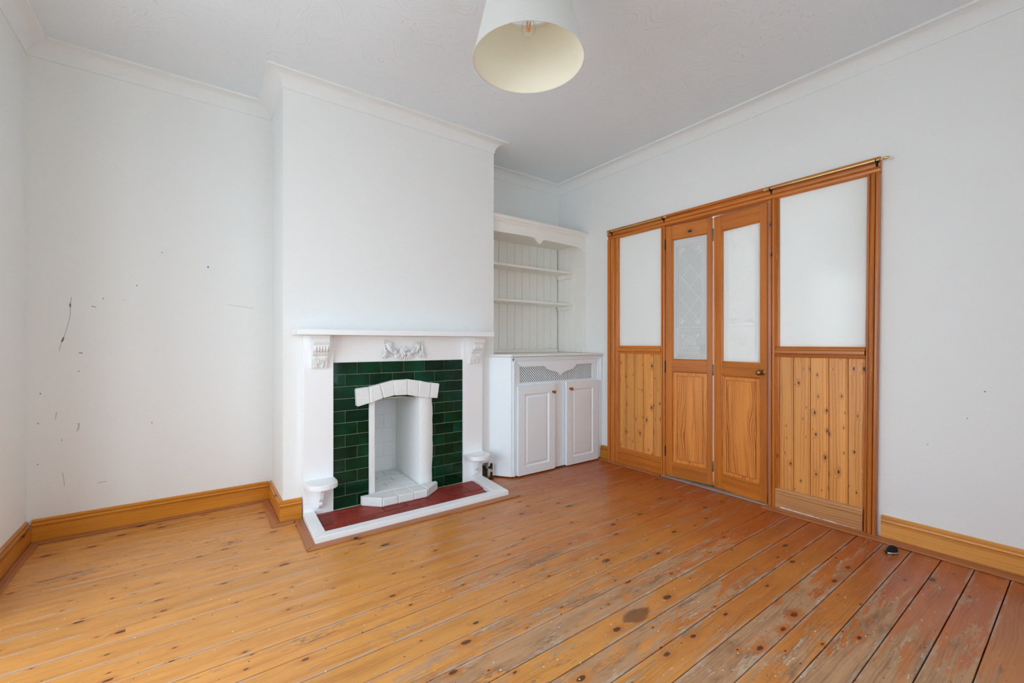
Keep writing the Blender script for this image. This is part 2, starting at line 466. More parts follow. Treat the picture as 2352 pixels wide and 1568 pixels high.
def plain(name, col, rough=.5, metal=0.0, **kw):
    t = NT(name); o = t.obj()
    n = t.noise(o, 25, 3)
    t.put(t.p.inputs['Base Color'], t.mix(n, lin(tuple(v*.94 for v in col)), lin(tuple(min(255, v*1.05) for v in col))))
    t.p.inputs['Roughness'].default_value = rough; t.p.inputs['Metallic'].default_value = metal
    for k, v in kw.items(): t.p.inputs[k].default_value = v
    return t.m
M['dark_void'] = plain('near_black', (22, 20, 18), .9)
M['brass'] = plain('aged_brass', (222, 198, 138), .3, 1.0)
M['brass_dark'] = plain('dull_brass', (150, 118, 70), .35, 1.0)
M['amber'] = plain('polished_amber_brass', (186, 116, 44), .18, .75)
M['steel'] = plain('hinge_steel', (120, 118, 112), .4, 1.0)
M['black_iron'] = plain('black_hinge', (40, 34, 30), .55, .4)
M['pipe'] = plain('dark_bronze_pipe', (74, 56, 34), .42, .7)
M['rubble'] = plain('broken_brown_brick', (98, 76, 54), .9)
M['rubber'] = plain('black_rubber', (28, 34, 42), .5)
M['chrome'] = plain('brushed_chrome', (196, 198, 200), .2, 1.0)
M['cord'] = plain('white_cable', (232, 232, 228), .5)
M['grout'] = plain('pale_grout', (176, 186, 160), .85)
M['mortar'] = plain('grey_mortar', (176, 168, 166), .9)
M['scuff'] = plain('grey_scuff', (196, 195, 190), .9)
M['speck'] = plain('dark_speck', (140, 136, 131), .9)
M['outdoor'] = plain('outdoor_paving', (226, 224, 220), .9)
M['filament'] = plain('amber_filament', (238, 160, 84), .5)
M['shade'] = matte('white_lamp_fabric', (212, 210, 205), .15, 300)
M['lining'] = matte('cream_shade_lining', (236, 231, 212))
M['threshold'] = plain('worn_aluminium_threshold', (176, 172, 164), .45, .6)
M['pale_floor'] = plain('pale_carpet', (228, 224, 216), .9)
M['peel'] = plain('peeling_white_paint', (226, 220, 214), .7)

def tile_green():
    t = NT('bottle_green_glaze'); r = t.rnd(); o = t.obj()
    v = t.vmath('ADD', o, t.comb(t.math('MULTIPLY', r, 40.0), t.math('MULTIPLY', r, 17.0), 0.0))
    n = t.noise(v, 7, 2)
    c = t.ramp(n, [(.3, lin((3, 34, 16))), (.55, lin((5, 48, 26))), (.8, lin((8, 66, 48)))])
    k = t.math('MULTIPLY_ADD', r, .7, .65)
    c = t.mix(1.0, c, t.comb(k, k, k), 'MULTIPLY')
    t.put(t.p.inputs['Base Color'], c)
    t.p.inputs['Roughness'].default_value = .09
    t.p.inputs['Specular IOR Level'].default_value = .28
    t.bump(t.noise(v, 9, 2), .25, .004)
    return t.m
M['tile'] = tile_green()
def quarry():
    t = NT('red_quarry_tile'); r = t.rnd(); o = t.obj()
    n = t.noise(o, 22, 4)
    k = t.math('MULTIPLY_ADD', r, .25, .88)
    c = t.mix(n, lin((128, 42, 34)), lin((160, 64, 52)))
    c = t.mix(1.0, c, t.comb(k, k, k), 'MULTIPLY')
    t.put(t.p.inputs['Base Color'], c); t.p.inputs['Roughness'].default_value = .5; t.p.inputs['Specular IOR Level'].default_value = .3
    t.bump(t.noise(o, 80, 3), .15, .002)
    return t.m
M['quarry'] = quarry()

def frosted(name, col, rough, trans):
    """milky obscured glass: white scattering face with a faint shine"""
    t = NT(name)
    t.p.inputs['Base Color'].default_value = lin(col); t.p.inputs['Roughness'].default_value = rough
    t.p.inputs['IOR'].default_value = 1.5; t.p.inputs['Specular IOR Level'].default_value = .3
    tr = t.new('ShaderNodeBsdfTranslucent'); tr.inputs['Color'].default_value = lin(col)
    mx = t.new('ShaderNodeMixShader'); mx.inputs[0].default_value = trans
    t.l.new(t.p.outputs[0], mx.inputs[1]); t.l.new(tr.outputs[0], mx.inputs[2])
    t.l.new(mx.outputs[0], t.n['Material Output'].inputs['Surface'])
    return t.m
M['frost'] = frosted('obscured_glass', (232, 231, 229), .10, .42)
M['frost_door'] = frosted('etched_obscured_glass', (212, 213, 212), .3, .42)
M['etch'] = frosted('etched_line', (252, 253, 252), .4, .40)
M['etch_faint'] = frosted('etched_line_faint', (236, 235, 233), .4, .42)
M['etch_clear'] = frosted('clear_line', (150, 152, 152), .2, .3)
def clear_glass():
    t = NT('clear_glass')
    tr = t.new('ShaderNodeBsdfTransparent'); gl = t.new('ShaderNodeBsdfGlossy'); gl.inputs['Roughness'].default_value = .02
    fr = t.new('ShaderNodeLayerWeight'); fr.inputs[0].default_value = .25
    mx = t.new('ShaderNodeMixShader'); t.l.new(t.math('MULTIPLY', fr.outputs['Fresnel'], .3), mx.inputs[0])
    t.l.new(tr.outputs[0], mx.inputs[1]); t.l.new(gl.outputs[0], mx.inputs[2])
    t.l.new(mx.outputs[0], t.n['Material Output'].inputs['Surface'])
    return t.m
M['glass'] = clear_glass()

# ------------------------------------------------------------------ room dimensions
XL, XR = -0.734, 3.10          # left wall (bay side), right wall (partition)
YB, YA, YF = 3.43, 3.385, -0.5 # recess wall, alcove wall, wall behind the camera
CX0, CX1, CY = 0.432, 1.977, 2.945   # chimney breast
ZC = 2.725
OPEN_Y = (0.35, 2.45)         # bay opening in the left wall

# ------------------------------------------------------------------ floor
fl = MB().box(XL-.9, XR+2.6, YF-.1, YB+.1, -.06, -.024).build('floor', M['dark_void'])
struct(fl, 'old pine floor of long varnished boards, worn grey towards the front right')
JY = [-.46, -.345, -.23, -.115, .01, .125, .239, .352, .466, .579, .69, .806, .922, 1.038, 1.153, 1.27, 1.388, 1.508, 1.630, 1.75, 1.868, 1.99, 2.112, 2.232, 2.355, 2.475, 2.598, 2.72, 2.84, 2.945, 3.085, 3.2, 3.32, 3.425]
for i in range(len(JY)-1):
    gp_ = random.uniform(.0018, .0028) if JY[i] > .5 else .0026
    y0, y1 = JY[i]+gp_, JY[i+1]-.0014
    if y1 < CY+.001: x0, x1 = XL+.002, XR-.002
    else: x0, x1 = XL+.002, CX0-.002
    if OPEN_Y[0] < y0 and y1 < OPEN_Y[1]: x0 = -1.02
    m = MB().box(x0, x1, y0, y1, -.022, random.uniform(-.0006, .0006))
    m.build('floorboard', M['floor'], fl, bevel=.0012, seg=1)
for y0, y1 in ((2.948, 3.06), (3.063, 3.18), (3.183, 3.3), (3.303, 3.383)):
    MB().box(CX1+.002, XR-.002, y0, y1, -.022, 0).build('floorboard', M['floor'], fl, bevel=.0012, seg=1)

# ------------------------------------------------------------------ walls, chimney breast, ceiling
wb = MB().box(XL-.3, CX0+.1, YB, YB+.15, -.06, ZC+.1).build('wall_back', M['wall'])
struct(wb, 'scuffed white plaster wall of the empty left recess')
wa = MB().box(CX1-.1, XR+.15, YA, YA+.15, -.06, ZC+.1).build('wall_alcove', M['wall'])
struct(wa, 'white wall at the back of the right alcove above the shelves')
m = MB()
m.box(CX0, .985, CY, YB+.12, -.02, ZC); m.box(1.31, 1.845, CY, YB+.12, -.02, ZC)
m.box(.985, 1.31, CY, YB+.12, .86, ZC); m.box(.985, 1.31, 3.44, YB+.12, -.02, .86)
m.box(1.845, 1.925, CY, YB+.12, .115, ZC); m.box(1.845, 1.925, CY+.07, YB+.12, -.02, .115); m.box(1.925, CX1, CY, YB+.12, -.02, ZC)
wc = m.build('wall_chimney', M['wall'])
struct(wc, 'plain white chimney breast above the fireplace')
m = MB()
m.box(XR, XR+.15, 2.682, YA+.1, -.05, ZC+.1); m.box(XR, XR+.15, YF-.15, .742, -.05, ZC+.1); m.box(XR, XR+.15, .742, 2.682, 2.112, ZC+.1)
wr = m.build('wall_right', M['wall']); struct(wr, 'white wall around the pine glazed partition')
m = MB()
m.box(XL-.296, XL, OPEN_Y[1], YB+.1, -.05, ZC+.1); m.box(XL-.296, XL, YF-.15, OPEN_Y[0], -.05, ZC+.1); m.box(XL-.296, XL, OPEN_Y[0], OPEN_Y[1], 2.44, ZC+.1)
wl = m.build('wall_left', M['wall']); struct(wl, 'white wall at the far left edge beside the bay')
m = MB()
m.box(XL-.3, FW[0], YF-.15, YF, -.05, ZC+.1); m.box(FW[1], XR+.15, YF-.15, YF, -.05, ZC+.1)
m.box(FW[0], FW[1], YF-.15, YF, -.05, FW[2]); m.box(FW[0], FW[1], YF-.15, YF, FW[3], ZC+.1)
wf = m.build('wall_front', M['wall']); struct(wf, 'white wall behind the camera')
ce = MB().box(XL-.3, XR+.15, YF-.15, YB+.15, ZC, ZC+.1).build('ceiling', M['ceiling']); struct(ce, 'white ceiling with raised brush strokes in the paint')
R = .068
prof = [(0, ZC), (0, ZC-.086), (.006, ZC-.086), (.006, ZC-.08)]
prof += [(.006+R-R*cos(t*pi/16), ZC-.08+R*sin(t*pi/16)) for t in range(1, 9)]
prof += [(.088, ZC-.012), (.09, ZC-.008), (.09, ZC)]
PERIM = [(XL, YF), (XR, YF), (XR, YA), (CX1, YA), (CX1, CY), (CX0, CY), (CX0, YB), (XL, YB)]
struct(MB().sweep(prof, PERIM, True).build('trim_1', M['cove'], smooth=30), 'white concave cornice running round the top of the walls')

SK = [(0, 0), (.021, 0), (.021, .083), (.013, .0845), (.013, .087), (.017, .090), (.0205, .096), (.0195, .102), (.0145, .1055), (.009, .107), (.009, .1095), (.0125, .112), (.0125, .119), (.008, .1235), (.003, .125), (0, .125)]
def skirt(name, path, mat, label):
    o = MB().sweep(SK, path).build(name, M[mat], smooth=25); struct(o, label); return o
skirt('baseboard_back', [(CX0-.0215, YB), (XL+.0215, YB)], 'skirt_x', 'orange pine skirting board along the left recess wall')
skirt('baseboard_left', [(XL, YB-.0215), (XL, OPEN_Y[1])], 'skirt_y', 'pine skirting board on the left wall')
skirt('baseboard_chimney_side', [(CX0, CY), (CX0, YB)], 'skirt_y', 'pine skirting board on the side of the chimney breast')
skirt('baseboard_chimney_front', [(.533, CY), (CX0-.0215, CY)], 'skirt_x', 'short pine skirting block left of the fireplace')
skirt('baseboard_right', [(XR, YF), (XR, .722)], 'skirt_r', 'pine skirting board along the right wall with one dark knot')
skirt('baseboard_corner', [(XR, 2.70), (XR, 2.80)], 'skirt_y', 'stub of pine skirting between cupboard and partition')
# flat edging strips that cover the board ends
def strip(name, pts, mat, label, z=.008):
    struct(MB().prism(pts, 'z', .0005, z).build(name, M[mat], bevel=.002, seg=1), label)
strip('trim_2', [(XL+.022, YB-.022), (XL+.022, OPEN_Y[1]), (XL+.058, OPEN_Y[1]), (XL+.058, YB-.06)], 'strip_y', 'flat wooden floor edging along the left wall')
strip('trim_3', [(XL+.06, YB-.058), (XL+.024, YB-.022), (CX0-.024, YB-.022), (CX0-.062, YB-.05)], 'strip_x', 'thin wooden floor edging along the left recess wall')
strip('trim_4', [(CX0-.022, CY-.022), (CX0-.022, YB-.025), (CX0-.062, YB-.055), (CX0-.074, CY-.082)], 'strip_y', 'wooden floor edging beside the chimney breast')
strip('trim_5', [(CX0-.022, CY-.0225), (CX0-.073, CY-.083), (.478, CY-.074), (.490, CY-.05), (.49, CY-.0225)], 'strip_x', 'short wooden floor edging in front of the chimney skirting')
strip('trim_6', [(.489, 2.905), (.467, 2.430), (.517, 2.482), (.519, 2.486), (.530, 2.905)], 'strip_y', 'wooden floor edging left of the white hearth kerb', .009)
strip('trim_7', [(.468, 2.429), (1.86, 2.429), (1.805, 2.483), (.518, 2.483)], 'strip_x', 'wooden floor edging along the front of the white hearth kerb', .009)
ST = [(.022, 0), (.078, 0), (.08, .003), (.078, .006), (.074, .007), (.072, .0055), (.070, .008), (.066, .0085), (.022, .009)]
def ystrip(name, ya, yb, w, label):
    pr = [((.022 if o < .03 else o-.08+w), z) for o, z in ST]
    struct(MB().sweep(pr, [(XR, ya), (XR, yb)]).build(name, M['strip_y'], smooth=20), label)
ystrip('trim_8', YF, 1.315, .100, 'ribbed wooden floor edging in front of the right skirting')
ystrip('trim_9', 2.118, 2.78, .062, 'narrow wooden floor edging under the left glazed panel')

# scuffs and nail holes on the recess wall
def mark(pts, w, mat, wall, frame):
    MB().ribbon(pts, w, frame).build('scuff_mark', M[mat], wall)
fb = lambda u, v: (u, YB-.0004, v)
MARKS = [([(-.561,1.342),(-.567,1.298),(-.565,1.249),(-.575,1.188),(-.589,1.126),(-.603,1.078),(-.611,1.039)], .0035, 'scuff'),
 ([(-.5665,1.305),(-.5655,1.285)], .007, 'scuff'), ([(-.592,1.115),(-.600,1.09)], .009, 'scuff'),
 ([(.068,1.584),(.0685,1.571)], .008, 'speck'), ([(-.48,1.295),(-.46,1.291)], .008, 'scuff'), ([(-.532,1.026),(-.516,1.028)], .005, 'speck'),
 ([(-.534,.925),(-.529,.921)], .005, 'speck'), ([(-.684,.81),(-.680,.803)], .005, 'speck'), ([(-.433,1.344),(-.429,1.340)], .006, 'speck'),
 ([(-.284,1.432),(-.280,1.427)], .006, 'speck'), ([(-.215,.600),(-.211,.595)], .006, 'speck'), ([(-.54,.585),(-.533,.60),(-.531,.63)], .007, 'scuff'),
 ([(-.601,.548),(-.599,.535)], .005, 'scuff'), ([(-.693,.645),(-.688,.643)], .006, 'speck'), ([(-.597,.36),(-.592,.328),(-.589,.285)], .003, 'scuff'),
 ([(.175,1.337),(.229,1.334),(.266,1.33),(.324,1.322)], .0022, 'scuff'), ([(-.166,1.642),(-.161,1.643)], .006, 'speck'), ([(-.341,1.341),(-.334,1.341)], .005, 'scuff'),
 ([(-.694,.422),(-.690,.42)], .006, 'speck'), ([(-.454,.275),(-.415,.277)], .004, 'scuff'), ([(-.62,.70),(-.625,.66)], .004, 'scuff')]
for p, w, mt in MARKS: mark(p, w, mt, wb, fb)
fr_ = lambda u, v: (XR-.0004, u, v)
for p, w in (([(.332, .849), (.328, .845)], .006), ([(.535, .552), (.533, .549)], .005), ([(.39, .712), (.388, .705)], .003)):
    mark(p, w, 'speck', wr, fr_)

# ------------------------------------------------------------------ bay window behind the left edge of the picture
m = MB()
for i in range(3):
    (ax, ay), (bx_, by_) = BAY[i], BAY[i+1]
    L = hypot(bx_-ax, by_-ay); ux, uy = (bx_-ax)/L, (by_-ay)/L; ox, oy = -uy*.12, ux*.12
    for z0, z1 in ((-.05, SILL), (HEADZ, 2.56)):
        m.prism([(ax, ay), (bx_, by_), (bx_+ox, by_+oy), (ax+ox, ay+oy)], 'z', z0, z1)
struct(m.build('wall_bay', M['wall']), 'white wall below and above the bay windows')
bayp = [(XL, OPEN_Y[0]), (BAY[0][0], BAY[0][1])] + BAY[1:3] + [BAY[3], (XL, OPEN_Y[1])]
struct(MB().prism(bayp, 'z', 2.44, 2.54).build('ceiling_bay', M['wall']), 'white ceiling of the bay')
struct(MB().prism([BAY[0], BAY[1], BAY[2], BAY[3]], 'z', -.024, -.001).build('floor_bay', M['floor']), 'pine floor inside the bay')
for i in range(3):
    (ax, ay), (bx_, by_) = BAY[i], BAY[i+1]
    L = hypot(bx_-ax, by_-ay)
    w = empty('window_%d' % (i+1), (ax, ay, SILL), atan2(by_-ay, bx_-ax))
    struct(w, 'white framed sash window of the bay, ' + ('nearest the camera', 'facing the partition', 'nearest the recess')[i])
    h = HEADZ - SILL
    t = .055
    MB().box(0, t, .02, .09, 0, h).build('stile', M['gloss_white'], w); MB().box(L-t, L, .02, .09, 0, h).build('stile', M['gloss_white'], w)
    MB().box(t, L-t, .02, .09, 0, t).build('rail', M['gloss_white'], w); MB().box(t, L-t, .02, .09, h-t, h).build('rail', M['gloss_white'], w)
    MB().box(t, L-t, .03, .08, h*.5-.025, h*.5+.025).build('rail', M['gloss_white'], w)
    MB().box(t, L-t, .05, .054, t, h*.5-.025).build('pane', M['glass'], w); MB().box(t, L-t, .05, .054, h*.5+.025, h-t).build('pane', M['glass'], w)
w = empty('window_4', (FW[0], YF-.02, FW[2]), pi)  # added window, unseen, put in to balance the fill light
w.rotation_euler = (0, 0, 0)
struct(w, 'white framed window added for fill light in the wall behind the camera')
L, h, t = FW[1]-FW[0], FW[3]-FW[2], .05
for k in range(4):
    MB().box(k*(L-t)/3, k*(L-t)/3+t, -.08, -.02, 0, h).build('stile', M['gloss_white'], w)
for k in range(3):
    a, b = k*(L-t)/3+t, (k+1)*(L-t)/3
    for z in (0, h*.68, h-t): MB().box(a, b, -.08, -.02, z, z+t).build('rail', M['gloss_white'], w)
    MB().box(a, b, -.052, -.048, t, h*.68).build('pane', M['glass'], w); MB().box(a, b, -.052, -.048, h*.68+t, h-t).build('pane', M['glass'], w)
struct(MB().box(-30, -1.7, -25, 25, -.5, -.4).build('ground', M['outdoor']), 'paving outside the bay window')
struct(MB().box(-1.69, 30, -25, YF-.2, -.5, -.4).build('ground_rear', M['outdoor']), 'paving outside the added fill window behind the camera')
# the bright room beyond the partition
struct(MB().box(3.26, 5.6, -.5, 3.5, -.0235, 0).build('floor_next_room', M['pale_floor']), 'pale floor of the room beyond the partition')
struct(MB().box(5.6, 5.7, -.5, 3.6, -.05, 2.8).build('wall_next_room', M['wall']), 'white wall of the room beyond the partition')
struct(MB().box(3.25, 5.7, 3.5, 3.6, -.05, 2.8).build('wall_next_side', M['wall']), 'side wall of the room beyond the partition')
struct(MB().box(3.25, 5.7, -.5, 3.6, 2.725, 2.8).build('ceiling_next_room', M['wall']), 'ceiling of the room beyond the partition')

# ------------------------------------------------------------------ glazed pine partition
gp = empty('glazed_partition', (XR-.02, 1.7, 0))
tag(gp, 'stained pine partition with obscured glass panes over matchboard panels, built into the right wall', 'partition')
XF = 3.075
def stile_profile(outer, inner):
    s = 1 if inner < outer else -1
    W = abs(outer-inner)
    f = lambda k: outer - s*W*k
    return [(f(0), 3.0995), (f(0), XF-.004), (f(.04), XF-.010), (f(.22), XF-.010), (f(.25), XF-.004), (f(.25), XF+.004), (f(.29), XF+.004), (f(.31), XF-.005), (f(.40), XF-.009), (f(.58), XF-.006), (f(.64), XF+.002), (f(.66), XF+.008), (f(.72), XF+.008), (f(.74), XF+.001), (f(.86), XF+.002), (f(.93), XF+.010), (f(1), XF+.018), (f(1), 3.118), (f(.25), 3.118), (f(.25), 3.0995)]
P = [(x, y) for y, x in stile_profile(2.690, 2.573)]
MB().prism(P, 'z', 0, 2.035).build('stile', M['frame_z'], gp)
P = [(x, y) for y, x in stile_profile(.723, .783)]
m = MB().prism(P, 'z', 0, 2.035)
m.v = [(x, y + .020*(1 - z/2.12), z) for x, y, z in m.v]
m.build('stile', M['frame_z'], gp)
# outer architrave strip of the right stile
m = MB().box(XF-.0135, 3.0996, .7210, .7370, 0, 2.034); m.v = [(x, y + .020*(1 - z/2.12), z) for x, y, z in m.v]
m.build('architrave', M['frame_z'], gp, bevel=.003)
HP = [(3.0995, 2.122), (XF-.006, 2.122), (XF-.014, 2.117), (XF-.014, 2.103), (XF-.006, 2.100), (XF+.002, 2.0985), (XF+.002, 2.095), (XF-.006, 2.092), (XF-.010, 2.082), (XF-.008, 2.069), (XF+.003, 2.063), (XF+.006, 2.0615), (XF+.006, 2.058), (XF, 2.056), (XF+.002, 2.044), (XF+.010, 2.039), (XF+.018, 2.035), (3.118, 2.035), (3.118, 2.105), (3.0995, 2.105)]
MB().prism(HP, 'y', .7215, 2.690).build('head', M['frame_y'], gp)
MB().box(XF+.004, 3.14, 1.306, 2.090, 2.0335, 2.0348).build('door_stop', M['frame_y'], gp)
def mullion(y0, y1):
    W = y1-y0
    pr = [(3.118, y0), (XF+.006, y0), (XF-.001, y0+W*.08), (XF-.004, y0+W*.3), (XF-.001, y0+W*.38), (XF+.006, y0+W*.42), (XF+.006, y0+W*.5), (XF-.003, y0+W*.55), (XF-.004, y0+W*.88), (XF+.006, y1), (3.118, y1)]
    MB().prism(pr, 'z', 0, 2.035).build('mullion', M['frame_z'], gp)
mullion(2.091, 2.127); mullion(1.264, 1.306)
def rail_mid(y0, y1):
    pr = [(3.118, .992), (XF+.014, .992), (XF+.010, 1.003), (XF+.012, 1.005), (XF+.012, 1.009), (XF-.002, 1.012), (XF-.007, 1.020), (XF-.006, 1.034), (XF, 1.041), (XF+.009, 1.043), (XF+.009, 1.047), (XF+.018, 1.061), (3.118, 1.062)]
    MB().prism(pr, 'y', y0, y1).build('rail', M['frame_y'], gp)
rail_mid(2.127, 2.573); rail_mid(.783+.009, 1.264)
def bottom_board(y0, y1, tall):
    pr = [(3.118, 0), (XF+.001, 0), (XF+.001, tall-.045), (XF+.006, tall-.042), (XF+.002, tall-.036), (XF+.002, tall-.026), (XF+.008, tall-.022), (XF+.004, tall-.016), (XF+.006, tall-.008), (XF+.016, tall), (3.118, tall)]
    MB().prism(pr, 'y', y0, y1).build('bottom_rail', M['bottom_y'] if y0 < 1.5 else M['frame_y'], gp)
bottom_board(2.127, 2.573, .145); bottom_board(.803, 1.264, .135)
# beads round the panes and the boards
def beads(y0, y1, z0, z1, w=.016, mat=('frame_z', 'frame_y')):
    x0, x1 = XF+.010, 3.100
    MB().prism([(x1, y1), (x0+.004, y1), (x0, y1-.004), (x0+.008, y1-w), (x1, y1-w)], 'z', z0, z1).build('bead', M[mat[0]], gp)
    MB().prism([(x1, y0), (x0+.004, y0), (x0, y0+.004), (x0+.008, y0+w), (x1, y0+w)], 'z', z0, z1).build('bead', M[mat[0]], gp)
    MB().prism([(x1, z1), (x0+.004, z1), (x0, z1-.004), (x0+.008, z1-w), (x1, z1-w)], 'y', y0, y1).build('bead', M[mat[1]], gp)
beads(1.242, 1.264, .135, .992, .012) if False else None
MB().prism([(3.100, 1.264), (XF+.006, 1.264), (XF+.004, 1.256), (XF+.010, 1.252), (XF+.016, 1.243), (3.100, 1.243)], 'z', 1.062, 2.035).build('bead', M['frame_z'], gp)
MB().prism([(3.100, 1.264), (XF+.006, 1.264), (XF+.004, 1.256), (XF+.010, 1.252), (XF+.016, 1.243), (3.100, 1.243)], 'z', .135, .992).build('bead', M['frame_z'], gp)
MB().prism([(3.100, 2.573), (XF+.012, 2.573), (XF+.014, 2.565), (3.100, 2.562)], 'z', .145, .992).build('bead', M['frame_z'], gp)
# panes
MB().box(3.101, 3.106, 2.118, 2.580, 1.05, 2.045).build('glass_pane', M['frost'], gp)
MB().box(3.101, 3.106, .770, 1.250, 1.05, 2.045).build('glass_pane', M['frost'], gp)
# matchboards
def boards(js, z0, z1):
    MB().box(3.112, 3.117, min(js)-.005, max(js)+.005, z0, z1).build('backing_board', M['board_z'], gp)
    for a, b in zip(js[:-1], js[1:]):
        hi, lo_ = max(a, b), min(a, b)
        e = .0012
        MB().prism([(3.111, hi-e), (3.0985, hi-e), (3.0955, hi-e-.003), (3.0955, lo_+e+.009), (3.0985, lo_+e+.0075), (3.0985, lo_+e+.0065), (3.0955, lo_+e+.005), (3.0965, lo_+e), (3.111, lo_+e)], 'z', z0, z1).build('matchboard', M['board_z'], gp)
boards([2.574, 2.497, 2.404, 2.311, 2.214, 2.130], .13, .995)
boards([1.245, 1.163, 1.069, .972, .876, .795], .12, .995)
# peeling paint above the floor edging
m = MB(); pts = []
for k in range(24):
    y = 1.23 - k*.0175
    pts.append((y, .017 - k*.0002 + random.uniform(-.004, .004)))
for (a, za), (b, zb) in zip(pts[:-1], pts[1:]):
    m.add([(XF-.0008, a, .010), (XF-.0008, b, .010), (XF-.0016, b, zb), (XF-.0016, a, za)], [(0, 1, 2, 3)])
m.build('peeling_paint', M['peel'], gp)
m = MB().box(3.062, 3.11, 1.307, 2.117, .0005, .009)
m.build('threshold', M['threshold'], gp, bevel=.003)

# ------------------------------------------------------------------ the two folding leaves
def spiral(cx, cy, r, turns, a0, sgn=1, n=22):
    return [(cx + r*(1-.8*k/n)*cos(a0+sgn*turns*2*pi*k/n), cy + r*(1-.8*k/n)*sin(a0+sgn*turns*2*pi*k/n)) for k in range(n+1)]
def etching(v0, v1, z0, z1):
    """line work of the etched pane: list of (points, width, kind)"""
    W, Hh = v1-v0, z1-z0
    U = lambda u, v: (v0+u*W, z0+v*Hh)
    Ls = []
    def ln(pts, w=.0030, kd='etch'): Ls.append(([U(*p) for p in pts], w, kd))
    b0, b1 = .155, .155*W/Hh
    for pts in ([(b0/2, 0), (b0/2, 1)], [(1-b0/2, 0), (1-b0/2, 1)]): ln(pts, b0*W, 'etch_faint')
    for pts in ([(b0, b1/2), (1-b0, b1/2)], [(b0, 1-b1/2), (1-b0, 1-b1/2)]): ln(pts, b1*Hh, 'etch_faint')
    for i in (.045, .085, .125):
        j = i*W/Hh
        ln([(i, 1-j), (1-i, 1-j), (1-i, j), (i, j), (i, 1-j)], .0048 if i != .085 else .0030)
    for a in (.055, .945):
        for b in (.017, .983):
            Ls.append(([(v0+a*W+.006*cos(k*pi/6), z0+b*Hh+.006*sin(k*pi/6)) for k in range(13)], .0016, 'etch'))
    for i in (.07, .105, .14): ln([(i, .25+i*.1), (i, .95-i*.1)], .0013, 'etch_clear')
    for i in (.85, .885, .92): ln([(i, .02+(1-i)*.2), (i, .12)], .0013, 'etch_clear')
    for j in (.02, .032): ln([(.12, j), (.88, j)], .0012, 'etch_clear')
    # main panel outline with notches on its long sides
    for sgn, u in ((1, .175), (-1, .825)):
        p = [(u, .262)]
        for vv in (.41, .59, .77): p += [(u, vv-.02), (u-sgn*.055, vv), (u, vv+.02)]
        p.append((u, .945)); ln(p, .0022)
    ln([(.175, .262), (.46, .262), (.5, .247), (.54, .262), (.825, .262)]); ln([(.175, .945), (.45, .945), (.5, .96), (.55, .945), (.825, .945)])
    # lozenges
    for c in (.41, .59, .77):
        d = .115; h = .325
        ln([(.5-h, c-d), (.5+h, c+d)], .0030); ln([(.5-h, c+d), (.5+h, c-d)], .0030)
    ln([(.5, .295), (.5-.325, .41)], .0022); ln([(.5, .295), (.825, .41)], .0022)
    # acanthus scrolls in the corners
    for sx, u in ((1, .27), (-1, .73)):
        for sy, v in ((1, .30), (-1, .915)):
            c = U(u, v)
            for r, o in ((.026, 0), (.018, .4), (.011, .9)):
                Ls.append((spiral(c[0], c[1], r, .9, (0 if sx > 0 else pi)+o, sx*sy), .0028, 'etch'))
            for q in range(3):
                c2 = (c[0]-sx*.022+sx*.012*q, c[1]+sy*(.03-.014*q))
                Ls.append((spiral(c2[0], c2[1], .013, .6, pi/2*sy+q, -sx*sy, 10), .0024, 'etch'))
    # lower panel with shell
    ln([(.165, .055), (.835, .055), (.835, .235), (.165, .235), (.165, .055)], .002)
    for sx, u in ((1, .28), (-1, .72)):
        for sy, v in ((1, .085), (-1, .205)):
            c = U(u, v)
            for r in (.022, .014): Ls.append((spiral(c[0], c[1], r, .8, (0 if sx > 0 else pi), sx*sy), .003, 'etch'))
    cx, cz = U(.49, .115)
    for k in range(9):
        a = pi*(.06+.88*k/8)
        Ls.append(([(cx+.006*cos(a), cz+.004*sin(a)), (cx+.030*cos(a), cz+.050*sin(a)*.8), (cx+.044*cos(a), cz+.066*sin(a))], .0034, 'etch'))
        if 0 < k < 8: Ls.append(([(cx+.008*cos(a+.1), cz-.002), (cx+.022*cos(a+.1), cz+.022*sin(a+.1))], .0016, 'etch_clear'))
    Ls.append(([(cx+.047*cos(pi*k/16*1.0), cz+.070*sin(pi*k/16)) for k in range(17)], .0028, 'etch'))
    Ls.append(([(cx-.047+.094*k/12, cz-.022*sin(pi*k/12)) for k in range(13)], .0028, 'etch'))
    return Ls

